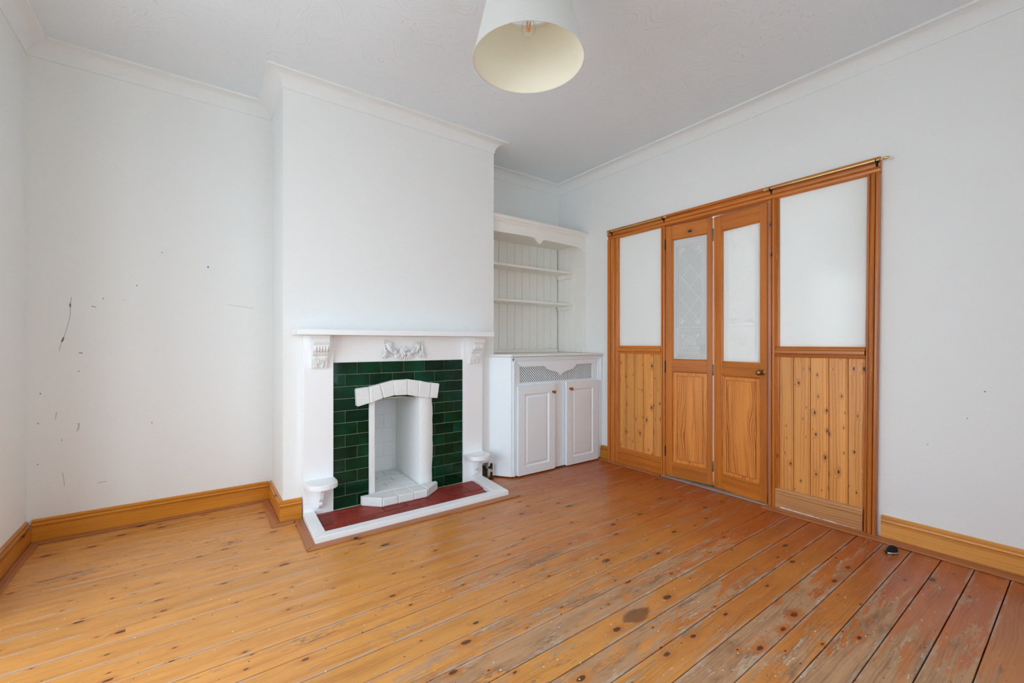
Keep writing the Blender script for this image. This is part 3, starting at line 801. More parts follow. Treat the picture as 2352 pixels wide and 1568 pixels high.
def leaf(name, origin, ang, width, ztop, zbot, pane, panel, label, faint, knob_v=None, hinges=()):
    d = empty(name, (origin[0], origin[1], 0), ang)
    struct(d, label)
    pv0, pv1, pz0, pz1 = pane
    qv0, qv1, qz0, qz1, fm = panel
    T = .036
    B = lambda v0, v1, z0, z1, x0=0, x1=T: MB().box(x0, x1, -v1, -v0, z0, z1)
    B(0, pv0, zbot, ztop).build('stile', M['frame_z'], d, bevel=.0015, seg=1)
    B(pv1, width, zbot, ztop).build('stile', M['frame_z'], d, bevel=.0015, seg=1)
    B(pv0, pv1, pz1, ztop).build('rail', M['frame_y'], d, bevel=.0015, seg=1)
    B(pv0, pv1, qz1, pz0).build('rail', M['frame_y'], d, bevel=.0015, seg=1)
    B(pv0, pv1, zbot, qz0).build('rail', M['frame_y'], d, bevel=.0015, seg=1)
    # ovolo edge round the glass and the panel
    for (a0, a1, b0, b1) in ((pv0, pv1, pz0, pz1), (pv0, pv1, qz0, qz1)):
        w = .007
        MB().prism([(.002, -a0), (.010, -a0-w), (T, -a0-w), (T, -a0)], 'z', b0, b1).build('bead', M['frame_z'], d)
        MB().prism([(.002, -a1), (.010, -a1+w), (T, -a1+w), (T, -a1)], 'z', b0, b1).build('bead', M['frame_z'], d)
        MB().prism([(.002, b0), (.010, b0+w), (T, b0+w), (T, b0)], 'y', -a1, -a0).build('bead', M['frame_y'], d)
        MB().prism([(.002, b1), (.010, b1-w), (T, b1-w), (T, b1)], 'y', -a1, -a0).build('bead', M['frame_y'], d)
    pane_o = B(pv0, pv1, pz0, pz1, .016, .020).build('glass_pane', M['frost_door'] if not faint else M['frost'], d)
    per = {}
    for pts, w, kd in etching(pv0+.008, pv1-.008, pz0+.008, pz1-.008):
        mt = 'etch_faint' if faint else kd
        if faint and kd in ('etch_clear', 'etch_faint'): continue
        per.setdefault(mt, MB()).ribbon(pts, w, (lambda u, v: (.0157, -u, v)) if kd == 'etch_faint' else (lambda u, v: (.0153, -u, v)))
    for mt, mb in per.items(): mb.build('etched_pattern', M[mt], pane_o)
    # fielded panel: flat border, narrow groove, raised field
    pn = B(pv0+.002, pv1-.002, qz0+.002, qz1-.002, .0185, .027).build('panel', M['panel_z'], d)
    fz = fm*.9; gr = .0032
    for (a0, a1, b0, b1, nm, mt) in ((pv0+.006, pv0+fm-gr, qz0+.006, qz1-.006, 'panel_border', 'panel_z'), (pv1-fm+gr, pv1-.006, qz0+.006, qz1-.006, 'panel_border', 'panel_z'),
                                     (pv0+fm-gr, pv1-fm+gr, qz0+.006, qz0+fz-gr, 'panel_border', 'panel_z'), (pv0+fm-gr, pv1-fm+gr, qz1-fz+gr, qz1-.006, 'panel_border', 'panel_z'),
                                     (pv0+fm, pv1-fm, qz0+fz, qz1-fz, 'panel_field', 'panel_z')):
        B(a0, a1, b0, b1, .0095 if nm == 'panel_field' else .0115, .019).build(nm, M[mt], pn, bevel=.0012 if nm == 'panel_field' else 0, seg=1)
    for hv, z0, z1, mt in hinges:
        MB().lathe([(.0045, 0), (.0055, .002), (.0055, z1-z0-.002), (.0045, z1-z0)], (-.002, -hv, z0), n=10).build('hinge', M[mt], d, smooth=True)
    if knob_v:
        kb = MB().lathe([(.019, 0), (.019, .003), (.012, .006), (.008, .010), (.0075, .022), (.011, .028), (.0185, .038), (.0205, .048), (.017, .058), (.008, .064), (.001, .065)], (0, -knob_v[0], knob_v[1]), (-1, 0, 0), n=20)
        kb.build('door_knob', M['brass_dark'], d, smooth=True)
    return d
leaf('door_1', (3.085, 2.089), radians(6.9), .372, 2.030, .014, (.054, .335, .950, 1.918), (.054, .335, .124, .858, .040),
     'left pine folding leaf with etched lozenge and shell glass', False,
     hinges=((-.003, 1.84, 1.925, 'black_iron'), (-.003, .846, .941, 'black_iron'), (-.003, .17, .252, 'black_iron')))
leaf('door_2', (3.130, 1.708), radians(-6.5), .392, 2.028, .008, (.061, .347, .944, 1.913), (.061, .347, .117, .846, .036),
     'right pine folding leaf with plain looking glass and brass knob', True, knob_v=(.365, .886),
     hinges=((-.006, 1.85, 1.941, 'steel'), (-.006, .842, .923, 'steel'), (-.006, .122, .20, 'steel')))

# ------------------------------------------------------------------ brass curtain rods
def rod(y_thick, y_mid, y_thin, fin_a, fin_b, z, label):
    x = 3.043
    r = empty('curtain_rod', (x, (y_thick+y_thin)/2, z))
    tag(r, label, 'curtain rod', 'brass curtain rods on the partition head')
    MB().tube([(x, y_thick, z), (x, y_mid, z)], .0062, 12).build('tube', M['brass'], r, smooth=True)
    MB().tube([(x, y_mid, z), (x, y_thin, z)], .0045, 12).build('inner_tube', M['brass'], r, smooth=True)
    MB().lathe([(.0062, 0), (.0075, .001), (.0075, .009), (.0062, .010)], (x, y_mid+.005*(1 if y_thick < y_mid else -1), z), (0, -1 if y_thick < y_mid else 1, 0), 12).build('collar', M['brass'], r, smooth=True)
    for (y, L, sg) in ((y_thick, fin_a, 1 if y_thick > y_thin else -1), (y_thin, fin_b, -1 if y_thick > y_thin else 1)):
        MB().lathe([(.0045, 0), (.0045, L*.25), (.007, L*.33), (.005, L*.42), (.0085, L*.58), (.0088, L*.72), (.005, L*.9), (.001, L)], (x, y, z), (0, sg, 0), 12).build('finial', M['brass'], r, smooth=True)
        yb = y - sg*.006
        m = MB().tube([(x, yb, z-.0085), (x+.012, yb, z-.012), (3.0655, yb, z-.014)], .003, 8)
        m.lathe([(.0085, 0), (.0085, .005)], (x, yb-.0025, z), (0, 1, 0), 12)
        m.box(3.0645, 3.0675, yb-.006, yb+.006, z-.028, z-.002)
        m.build('bracket', M['black_iron'], r)
    return r
rod(2.640, 2.33, 2.085, .035, .032, 2.096, 'short brass curtain rod above the left glass pane')
rod(.728, 1.145, 1.288, .055, .035, 2.096, 'long brass curtain rod with a spear finial above the right glass pane')

# ------------------------------------------------------------------ fireplace surround
fs = empty('fireplace_surround', (1.19, 2.92, 0))
tag(fs, 'white painted wooden mantelpiece with carved corbels on the chimney breast', 'mantelpiece')
YP, YFZ = 2.900, 2.922
for x0, x1, xi in ((.538, .714, 0), (1.666, 1.840, 1)):
    MB().box(x0, x1, YP, CY-.001, .001, 1.132).build('pilaster', M['gloss_white'], fs, bevel=.003)
MB().box(.714, 1.666, YFZ, CY-.001, .958, 1.132).build('frieze', M['gloss_white'], fs, bevel=.001, seg=1)
MB().box(.480, 1.858, 2.755, CY-.001, 1.1325, 1.169).build('mantel_shelf', M['gloss_white'], fs, bevel=.004)
def corbel(x0, x1):
    prof = [(YP, 1.132), (YP-.085, 1.132), (YP-.085, 1.120), (YP-.080, 1.116), (YP-.086, 1.108), (YP-.088, 1.094), (YP-.083, 1.080), (YP-.074, 1.074), (YP-.077, 1.066), (YP-.077, 1.050), (YP-.069, 1.036), (YP-.055, 1.030), (YP-.051, 1.022), (YP-.043, 1.008), (YP-.034, 1.004), (YP-.034, .99), (YP-.028, .965), (YP-.019, .940), (YP-.018, .925), (YP, .925)]
    c = MB().prism(prof, 'x', x0, x1).build('corbel', M['plaster_orn'], fs, bevel=.0012, seg=1)
    xm = (x0+x1)/2; m = MB()
    for k in range(5):                                 # flutes
        xx = x0+.012+k*(x1-x0-.024)/4
        m.tube([(xx, YP-.0775, 1.066), (xx, YP-.0785, 1.052), (xx, YP-.070, 1.036), (xx, YP-.058, 1.030)], [.004, .0062, .006, .003], 8)
    for sg in (-1, 1):
        for q in range(3):
            m.tube([(xm+sg*(.005+.012*q), YP-.046, 1.012), (xm+sg*(.011+.012*q), YP-.050, 1.022), (xm+sg*(.017+.012*q), YP-.048, 1.014)], .003, 6)
        sp = spiral(xm+sg*.026, .985, .013, 1.1, pi/2, -sg, 16)
        m.tube([(a, YP-.033, b) for a, b in sp], [.005-.003*i/16 for i in range(17)], 7)
        m.ball((xm+sg*.026, YP-.035, .985), .0055, 8, 5)
        m.tube([(xm+sg*.016, YP-.033, .995), (xm+sg*.006, YP-.032, .975), (xm+sg*.004, YP-.027, .952)], [.004, .005, .002], 7)
        for q in range(5):
            t = q/4
            m.tube([(xm+sg*(.008+.002*q), YP-.030+.004*t, .972-.006*q), (xm+sg*(.022-.001*q), YP-.030+.004*t, .972-.008*q), (xm+sg*(.032-.005*q), YP-.027+.006*t, .966-.009*q)], [.0022, .0048, .0015], 6)
    for q in range(6): m.ball((x0+.016+q*(x1-x0-.032)/5, YP-.019, .935), (.0065, .005, .0045), 8, 5)
    m.build('acanthus_carving', M['plaster_orn'], c, smooth=50)
corbel(.580, .672); corbel(1.714, 1.806)
# floral swag
sw = MB(); r2 = random.Random(3)
X0, X1 = 1.036, 1.344
def petal(cx, cz, ang, L, w, th=.006, y=YFZ-.004, mb=None):
    c_, s_ = cos(ang), sin(ang); vs = []; n = 6
    for i in range(n+1):
        t = i/n; hw = w*sin(pi*min(.97, .08+t*.92))**.8
        for k, sd in enumerate((-1, -.5, 0, .5, 1)):
            u, v = t*L, hw*sd
            vs.append((cx+u*c_-v*s_, y-th*1.7*(1-sd*sd)*(.4+.6*sin(pi*t))-.002-.007*t, cz+u*s_+v*c_))
    fs_ = [(i*5+k, i*5+k+1, (i+1)*5+k+1, (i+1)*5+k) for i in range(n) for k in range(4)]
    mb.add(vs, fs_)
def ring(cx, cz, r, t, mb, y=YFZ-.006):
    mb.tube([(cx+r*cos(2*pi*k/18), y, cz+r*sin(2*pi*k/18)) for k in range(19)], t, 8, cap=False)
def flower(cx, cz, r, n, mb, y=YFZ-.006):
    for k in range(n): petal(cx, cz, 2*pi*k/n+r, r, r*.42, .008, y, mb)
    for k in range(n): petal(cx, cz, 2*pi*(k+.5)/n+r, r*.62, r*.30, .010, y-.006, mb)
    mb.ball((cx, y-.013, cz), r*.24, 10, 6)
for sg, xx in ((1, X0), (-1, X1)):
    ring(xx+sg*.022, 1.088, .0125, .006, sw)
    petal(xx+sg*.03, 1.080, -pi/2+sg*.55, .075, .018, .012, YFZ-.006, sw)
    petal(xx+sg*.028, 1.084, -pi/2+sg*1.05, .055, .014, .009, YFZ-.004, sw)
    petal(xx+sg*.03, 1.090, -pi/2+sg*1.4, .05, .010, .006, YFZ-.003, sw)
    petal(xx+sg*.016, 1.075, -pi/2-sg*.05, .045, .010, .007, YFZ-.004, sw)
    flower(xx+sg*.020, 1.017, .022, 5, sw); flower(xx+sg*.012, .996, .020, 5, sw)
    flower(xx+sg*.034, .998, .014, 5, sw)
    flower(xx+sg*.088, 1.022, .021, 5, sw); flower(xx+sg*.075, 1.042, .014, 5, sw)
    petal(xx+sg*.09, 1.010, -pi/2+sg*.3, .035, .012, .008, YFZ-.004, sw)
    flower(xx+sg*.112, 1.004, .018, 6, sw)
for k in range(7): petal(1.19+(k-3)*.004, 1.02, pi/2+(3-k)*.24, .042-abs(k-3)*.004, .008, .006, YFZ-.003, sw)
flower(1.180, 1.012, .033, 7, sw, YFZ-.008); ring(1.180, 1.012, .013, .004, sw, YFZ-.020); flower(1.225, 1.004, .022, 6, sw)
for k in range(8): petal(1.14+.013*k, .995, -pi/2+(k-3.5)*.12, .026, .007, .006, YFZ-.003, sw)
sw.build('floral_swag', M['plaster_orn'], fs, smooth=60)
# small rounded bracket shelves low on the pilasters
def hob(x0, x1):
    xm, hw = (x0+x1)/2, (x1-x0)/2+.002
    yb, yf = YP-.0005, 2.737
    out = [(xm-hw, yb), (xm+hw, yb), (xm+hw, yb-.075)]
    n = 12
    for k in range(n+1):
        a = pi*k/n
        out.append((xm+hw*cos(a)**1 if abs(cos(a)) < .999 else xm+hw*cos(a), yb-.080-(.083)*sin(a)**.85))
    out.append((xm-hw, yb-.075))
    sh = MB().prism(out, 'z', .200, .232).build('bracket_shelf', M['gloss_white'], fs, bevel=.004)
    pr = [(yb, .199), (yb-.118, .199), (yb-.115, .185), (yb-.100, .175), (yb-.086, .150), (yb-.076, .125), (yb-.058, .110), (yb-.045, .098), (yb-.052, .088), (yb-.048, .075), (yb-.030, .060), (yb-.012, .052), (yb, .048)]
    MB().prism(pr, 'x', xm-.011, xm+.011).build('shelf_bracket', M['gloss_white'], sh, bevel=.0015, seg=1)
hob(.538, .714); hob(1.666, 1.840)

# ------------------------------------------------------------------ tiled insert with painted brick firebox
fi = empty('fireplace_insert', (1.19, 2.94, 0))
tag(fi, 'dark green tiled fireplace insert with a white painted brick opening', 'fireplace')
YT = 2.915
m = MB(); m.box(.714, .945, YT+.004, CY-.0005, .002, .958); m.box(1.405, 1.666, YT+.004, CY-.0005, .002, .958); m.box(.945, 1.405, YT+.004, CY-.0005, .70, .958)
m.build('grout_bed', M['grout'], fi)
ZT, PH = .958, .0790
A_ = [.7145, .868, 1.030, 1.191, 1.351, 1.510, 1.6655]
B_ = [.7145, .790, .950, 1.109, 1.271, 1.432, 1.590, 1.6655]
rows = ['A', 'B', 'A', 'A', 'B', 'A', 'B', 'A', 'B', 'A', 'B', 'A']
tcache = {}
for ri, k in enumerate(rows):
    z1 = ZT - ri*PH; z0 = z1 - PH
    js = A_ if k == 'A' else B_
    for a, b in zip(js[:-1], js[1:]):
        segs = [(a, b)]
        if z0 < .695:
            segs = []
            if a < .943: segs.append((a, min(b, .943)))
            if b > 1.408: segs.append((max(a, 1.408), b))
        for p, q in segs:
            if q-p < .012: continue
            w, h = round(q-p-.0028, 3), round(min(PH-.0028, z1-.004), 4)
            key = (w, h)
            if key not in tcache:
                tm = MB().box(-w/2, w/2, -.001, .006, -h/2, h/2).mesh('tile', bevel=.0016, seg=2); tm.materials.append(M['tile']); tcache[key] = tm
            inst(tcache[key], 'tile', ((p+q)/2, YT-.0005+random.uniform(-.0005, .0005), (max(z0, .002)+z1)/2), fi, (random.uniform(-.006, .006), 0, random.uniform(-.006, .006)))
# piers, firebox
YW = 2.902
m = MB().box(.943, .982, YW, 3.02, .06, .705); m.build('pier', M['brick_white'], fi, bevel=.004, jitter=.0012)
m = MB()
zs = [.06+.645*k/14 for k in range(15)]; ys = [YW, YW+.03, YW+.07, 3.02]
ring_ = []
for z in zs:
    e1 = 1.409+random.uniform(-.004, .004)
    ring_.append([(1.306+random.uniform(-.001, .001), 3.02, z), (1.306, YW+.012, z), (1.316, YW, z), (1.36, YW-random.uniform(0, .002), z), (e1-.006, YW, z), (e1, YW+.008, z), (1.409, 3.02, z)])
n7 = 7
for r__ in ring_: m.v += r__
m.f = [(i*n7+k, i*n7+(k+1) % n7, (i+1)*n7+(k+1) % n7, (i+1)*n7+k) for i in range(14) for k in range(n7)] + [tuple(range(6, -1, -1)), tuple(14*n7+k for k in range(n7))]
m.build('pier', M['brick_white'], fi, smooth=60)
MB().box(.90, 1.40, 3.379, 3.436, .0, .86).build('firebox_back', M['brick_white'], fi)
MB().box(.90, .965, 3.02, 3.385, .0, .86).build('firebox_cheek', M['brick_white'], fi)
MB().box(1.320, 1.40, 3.02, 3.379, .0, .86).build('firebox_cheek', M['brick_white'], fi)
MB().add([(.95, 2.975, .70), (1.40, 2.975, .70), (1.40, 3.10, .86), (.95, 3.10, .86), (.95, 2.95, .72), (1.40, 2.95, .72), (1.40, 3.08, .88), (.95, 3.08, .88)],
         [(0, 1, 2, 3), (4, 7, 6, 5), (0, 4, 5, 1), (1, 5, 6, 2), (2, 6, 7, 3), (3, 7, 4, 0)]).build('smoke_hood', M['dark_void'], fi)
CH = .113
for k in range(7):
    z0 = .07+k*CH; z1 = min(z0+CH, .855)
    js = [.966, 1.05, 1.21, 1.331] if k % 2 else [.966, 1.13, 1.29, 1.331]
    for a, b in zip(js[:-1], js[1:]):
        MB().box(a+.0015, b-.0015, 3.3745, 3.386, z0+.0015, z1-.0015).build('brick', M['brick_white'], fi, bevel=.005, jitter=.002)
    js = [3.021, 3.10, 3.26, 3.366] if k % 2 else [3.021, 3.18, 3.366]
    for a, b in zip(js[:-1], js[1:]):
        MB().box(1.312, 1.333, a+.004, b-.004, z0+.004, z1-.004).build('brick', M['brick_white'], fi, bevel=.005, jitter=.002)
        MB().box(.963, .979, a+.003, b-.003, z0+.003, z1-.003).build('brick', M['brick_white'], fi, bevel=.005, jitter=.002)
# floor of the firebox
MB().box(.965, 1.335, 2.9, 3.378, .0136, .060).build('firebox_floor', M['brick_white'], fi)
for ra in range(5):
    y0 = 2.902+ra*.093
    js = [.985, 1.10, 1.30] if ra % 2 else [.985, 1.19, 1.30]
    for a, b in zip(js[:-1], js[1:]):
        MB().box(a+.002, b-.002, y0+.002, y0+.091, .058, .070).build('brick', M['brick_white'], fi, bevel=.004, jitter=.0015)
# projecting lip of bricks
def brick_prism(pts, z0, z1, bev=.006, jit=.0015, nm='brick'):
    MB().prism(pts, 'z', z0, z1).build(nm, M['brick_white'], fi, bevel=bev, jitter=jit)
e = .0025
brick_prism([(.882, 2.897), (.884, 2.872), (.985-e, 2.766), (1.000-e, 2.80), (.985, 2.897)], .0138, .072)
xs = [.985, 1.093, 1.200, 1.305]
for a, b in zip(xs[:-1], xs[1:]):
    brick_prism([(a+e, 2.768), (b-e, 2.764), (b-e, 2.897), (a+e, 2.897)], .0138, .070+random.uniform(-.002, .002))
brick_prism([(1.305+e, 2.766), (1.432, 2.868), (1.432, 2.897), (1.305+e, 2.897)], .0138, .070)
MB().prism([(.895, 2.896), (.988, 2.775), (1.303, 2.772), (1.422, 2.872), (1.422, 2.896)], 'z', .0136, .064).build('mortar_bed', M['brick_white'], fi)
MB().prism([(1.00, .715), (1.03, .702), (1.09, .710), (1.16, .711), (1.22, .704), (1.27, .700), (1.30, .71), (1.30, .78), (1.00, .78)], 'y', 2.9145, 2.925).build('dark_gap_strip', M['dark_void'], fi)  # near-black strip just behind the lower edge of the arch
# arch of seven bricks
TOP = [(.850, .784), (.932, .793), (1.005, .809), (1.099, .829), (1.197, .831), (1.288, .816), (1.379, .797), (1.449, .786)]
BOT = [(.855, .668), (.941, .686), (1.029, .711), (1.110, .723), (1.197, .721), (1.278, .704), (1.366, .688), (1.434, .681)]
for i in range(7):
    (a, za), (b, zb) = TOP[i], TOP[i+1]; (c_, zc), (d_, zd) = BOT[i], BOT[i+1]
    g = .0018
    MB().prism([(a+g, za+random.uniform(-.003, .002)), (b-g, zb+random.uniform(-.003, .002)), (d_-g, zd), (c_+g, zc)], 'y', 2.868+random.uniform(-.003, .003), 2.9135).build('arch_brick', M['brick_white'], fi, bevel=.005, jitter=.0013)
MB().prism([(x, z-.004) for x, z in TOP] + [(x, z+.004) for x, z in reversed(BOT)], 'y', 2.876, 2.913).build('arch_mortar', M['brick_white'], fi)

# ------------------------------------------------------------------ hearth
he = empty('hearth', (1.16, 2.5, 0))
tag(he, 'low hearth of red quarry tiles inside a white painted kerb', 'hearth')
HK = .037
def kerb(pts): MB().prism(pts, 'z', .0005, HK).build('kerb', M['gloss_white'], he, bevel=.003)
kerb([(.5185, 2.4865), (1.797, 2.4865), (1.692, 2.552), (.586, 2.552)])
kerb([(.5185, 2.4885), (.5855, 2.553), (.600, 2.8985), (.5385, 2.8985), (.533, 2.88)])
kerb([(1.7975, 2.4885), (1.836, 2.897), (1.752, 2.897), (1.693, 2.553)])
MB().prism([(.587, 2.553), (1.691, 2.553), (1.750, 2.898), (.601, 2.898)], 'z', .0005, .007).build('mortar_bed', M['mortar'], he)
fj = [.592, .742, .898, 1.050, 1.205, 1.365, 1.527, 1.700]
bj = [.598, .670, .828, .982, 1.137, 1.296, 1.455, 1.613, 1.735]
for js, y0, y1 in ((fj, 2.556, 2.688), (bj, 2.694, 2.846), ([.604, .74, .9, 1.06, 1.22, 1.38, 1.54, 1.74], 2.852, 2.896)):
    for i, (a, b) in enumerate(zip(js[:-1], js[1:])):
        b2 = b - .005 if i < len(js)-2 else b
        a2 = a
        MB().box(a2, b2, y0+random.uniform(0, .003), y1, .004, .0125+random.uniform(-.0008, .0008)).build('quarry_tile', M['quarry'], he, bevel=.0015, seg=1)

# ------------------------------------------------------------------ gas pipe and broken hole beside the hearth
gpipe = empty('gas_pipe', (1.905, 2.872, 0))
tag(gpipe, 'dark bronze gas pipe stub with side nozzle beside the hearth', 'pipe')
MB().lathe([(.022, .0005), (.022, .004), (.014, .008), (.0105, .012), (.0105, .11), (.0115, .118), (.009, .126), (.003, .129)], (1.905, 2.872, 0), n=16).build('upright', M['pipe'], gpipe, smooth=True)
MB().tube([(1.905, 2.872, .108), (1.892, 2.866, .102), (1.878, 2.860, .099), (1.868, 2.856, .098)], [.010, .010, .009, .005], 10).build('nozzle', M['pipe'], gpipe, smooth=True)
MB().lathe([(.0112, .060), (.0112, .082)], (1.905, 2.872, 0), n=14).build('brass_sleeve', M['brass'], gpipe, smooth=True)
hb = MB(); r4 = random.Random(5)
for k in range(9): hb.box(1.847+.008*k, 1.857+.008*k, CY+.012+r4.uniform(0, .02), CY+.069, .001, .03+r4.uniform(.02, .07))
rb = hb.build('broken_brick', M['rubble'], None, bevel=.003, jitter=.003)
tag(rb, 'crumbling brown brick in the hole beside the right pilaster', 'brick')

# ------------------------------------------------------------------ alcove cupboard
cu = empty('alcove_cupboard', (2.55, 2.80, 0))
tag(cu, 'white painted low cupboard with lattice vent and two panelled doors in the alcove', 'cupboard')
YC, WH = 2.788, M['cupboard']
MB().prism([(1.9265, CY-.001), (2.040, YC), (2.052, YC), (2.052, YC+.02), (1.945, CY-.001)], 'z', .012, .972).build('side_panel', WH, cu)
MB().prism([(1.918, CY-.001), (2.036, 2.772), (3.098, 2.772), (3.098, 3.368), (1.979, 3.368), (1.979, CY-.001)], 'z', .972, .9905).build('worktop', M['shelf_white'], cu, bevel=.002, seg=1)
# rope moulding
def rope(p, q, r=.0115, pitch=.05, lobes=2):
    p, q = Vector(p), Vector(q); L = (q-p).length; d = (q-p)/L
    up = Vector((0, 0, 1)); sd = d.cross(up).normalized(); up = sd.cross(d)
    n = int(L/.006); k = 14; m = MB(); vs = []
    for i in range(n+1):
        c = p + d*L*i/n
        for j in range(k):
            a = 2*pi*j/k
            rr = r*(.80+.2*abs(cos(lobes*(a/1.0)*.5*1 + pi*L*i/n/pitch*1.0)))
            vs.append(c + sd*cos(a)*rr + up*sin(a)*rr)
    fs_ = [(i*k+j, i*k+(j+1) % k, (i+1)*k+(j+1) % k, (i+1)*k+j) for i in range(n) for j in range(k)]
    fs_ += [tuple(range(k-1, -1, -1)), tuple(n*k+j for j in range(k))]
    return m.add(vs, fs_)
m = rope((2.034, 2.768, .983), (3.097, 2.768, .983)); r_ = rope((1.922, CY-.012, .983), (2.032, 2.770, .983)); m.add(r_.v, r_.f)
m.build('rope_moulding', M['plaster_orn'], cu, smooth=50)
# face frame
MB().box(2.052, 2.100, YC, YC+.022, .012, .971).build('face_stile', WH, cu, bevel=.002, seg=1)
MB().box(3.052, 3.0985, YC, YC+.022, .012, .971).build('face_stile', WH, cu, bevel=.002, seg=1)
MB().box(2.100, 3.052, YC, YC+.022, .928, .971).build('face_rail', WH, cu, bevel=.002, seg=1)
MB().box(2.100, 3.052, YC+.004, YC+.022, .728, .758).build('face_rail', WH, cu, bevel=.002, seg=1)
MB().box(2.506, 2.650, YC+.006, YC+.022, .012, .728).build('face_muntin', WH, cu, bevel=.002, seg=1)
MB().box(2.506, 2.650, YC+.002, YC+.0058, .012, .050).build('plinth', WH, cu, bevel=.001, seg=1)
# architrave moulding on the frame
am = [(0, 0), (.020, 0), (.020, .006), (.014, .010), (.010, .008), (.005, .013), (0, .013)]
MB().prism([(2.058+o, YC-h) for o, h in am], 'z', .012, .958).build('moulding', WH, cu)
MB().prism([(3.088-o, YC-h) for o, h in am], 'z', .73, .958).build('moulding', WH, cu)
MB().prism([(YC-h, .958-o) for o, h in am], 'x', 2.058, 3.088).build('moulding', WH, cu)
MB().box(2.100, 2.129, YC+.008, YC+.022, .758, .928).build('vent_stile', WH, cu); MB().box(2.985, 3.052, YC+.008, YC+.022, .758, .928).build('vent_stile', WH, cu)
# lattice
lt = MB(); lx0, lx1, lz0, lz1 = 2.125, 2.992, .752, .925; pt = .0165; w = .0068
def clipseg(c, s):
    # line z = s*(x - c) clipped to the opening
    xa, xb = c + s*lz0*1.0, c + s*lz1
    x0, x1 = sorted((xa, xb)); x0, x1 = max(x0, lx0), min(x1, lx1)
    return None if x1-x0 < .01 else ((x0, s*(x0-c)), (x1, s*(x1-c)))
for s, yo in ((1, 0), (-1, .0022)):
    c = lx0-1.1
    k = 0
    while c < lx1+1.1:
        sg = clipseg(c, s)
        if sg:
            (xa, za), (xb, zb) = sg
            o = w/2*.7071; ox, oz = -s*o, o
            y0, y1 = YC+.016+yo, YC+.018+yo
            lt.add([(xa+ox, y0, za+oz), (xb+ox, y0, zb+oz), (xb-ox, y0, zb-oz), (xa-ox, y0, za-oz), (xa+ox, y1, za+oz), (xb+ox, y1, zb+oz), (xb-ox, y1, zb-oz), (xa-ox, y1, za-oz)],
                   [(0, 1, 2, 3), (4, 7, 6, 5), (0, 4, 5, 1), (1, 5, 6, 2), (2, 6, 7, 3), (3, 7, 4, 0)])
        c += pt*1.414
lo = lt.build('lattice', WH, cu); lo['kind'] = 'stuff'
VAL = [(2.092, .930), (2.092, .927), (2.105, .922), (2.120, .905), (2.140, .893), (2.160, .888), (2.394, .890), (2.406, .877), (2.425, .863), (2.452, .854), (2.490, .845), (2.520, .838), (2.549, .826), (2.576, .806), (2.602, .824), (2.626, .835), (2.662, .845), (2.700, .852), (2.732, .860), (2.752, .875), (2.764, .896), (2.975, .898), (3.000, .902), (3.030, .920), (3.055, .926), (3.055, .930)]
MB().prism(VAL, 'y', YC-.002, YC+.012).build('valance', WH, cu)
MB().box(2.06, 3.09, YC+.10, YC+.11, .70, .965).build('vent_shade_sheet', M['dark_void'], cu)  # near-black sheet: shade inside the cupboard put into its colour
MB().box(2.055, 3.095, YC+.022, YC+.10, .70, .728).build('vent_shade_base', M['dark_void'], cu)  # near-black base closing the painted shade behind the lattice
def cup_door(x0, x1, z0, z1, kx, kz):
    y0, y1 = 2.764, 2.7865
    d = MB()
    d = MB(); fw = .068; a0, a1, b0, b1 = x0+fw, x1-fw, z0+fw, z1-fw
    ip = .030
    yr, yf_ = y0+.010, y0+.003
    ring = lambda xa, xb, za, zb, y: [(xa, y, za), (xb, y, za), (xb, y, zb), (xa, y, zb)]
    V = ring(x0, x1, z0, z1, y0) + ring(a0, a1, b0, b1, y0) + ring(a0+.008, a1-.008, b0+.008, b1-.008, yr) + ring(a0+.013, a1-.013, b0+.013, b1-.013, yr) + ring(a0+ip, a1-ip, b0+ip, b1-ip, yf_) + ring(x0, x1, z0, z1, y1)
    F = []
    for lv in range(4):
        for k in range(4): F.append((lv*4+k, lv*4+(k+1) % 4, lv*4+4+(k+1) % 4, lv*4+4+k))
    F.append((16, 17, 18, 19)); F.append((20, 23, 22, 21))
    for k in range(4): F.append((20+k, 20+(k+1) % 4, (k+1) % 4, k))
    d.add(V, F)
    o = d.build('door', WH, cu, bevel=.0016, seg=1)
    MB().lathe([(.010, 0), (.010, .002), (.0055, .004), (.005, .012), (.010, .016), (.0135, .021), (.013, .026), (.007, .029), (.001, .030)], (kx, y0-.0005, kz), (0, -1, 0), 18).build('knob', M['amber'], o, smooth=True)
cup_door(2.094, 2.490, .012, .735, 2.465, .670)
cup_door(2.626, 3.026, .010, .744, 2.668, .684)

# ------------------------------------------------------------------ alcove shelves above it
sh = empty('alcove_shelves', (2.55, 3.2, 1.0))
tag(sh, 'off-white built-in open shelves with plank back and scalloped top above the low cupboard', 'shelving')
SW = M['shelf_white']
js = [1.9795, 2.037, 2.130, 2.225, 2.319, 2.413, 2.507, 2.598, 2.691, 2.787, 2.880, 2.969, 3.060]
pb = MB().box(1.979, 3.072, 3.374, 3.384, 1.0, 2.06).build('back_board', SW, sh)
for a, b in zip(js[:-1], js[1:]):
    g = random.choice((.0006, .001, .0016))
    MB().box(a+g, b-g, 3.366+random.uniform(0, .001), 3.3735, 1.022, 2.058).build('plank', SW, sh, bevel=.0018, seg=1)
MB().box(1.9795, 3.06, 3.354, 3.365, .992, 1.022).build('upstand', SW, sh, bevel=.003)
js = [3.372, 3.282, 3.191, 3.104, 3.022]
for a, b in zip(js[:-1], js[1:]):
    MB().box(3.0735, 3.0975, b+.0006, a-.0006, .992, 2.058).build('side_plank', SW, sh, bevel=.0016, seg=1)
MB().box(3.058, 3.0985, 2.990, 3.0205, .992, 2.112).build('face_stile', SW, sh, bevel=.002)
MB().box(1.979, 3.0975, 3.010, 3.373, 2.058, 2.072).build('top_board', SW, sh)
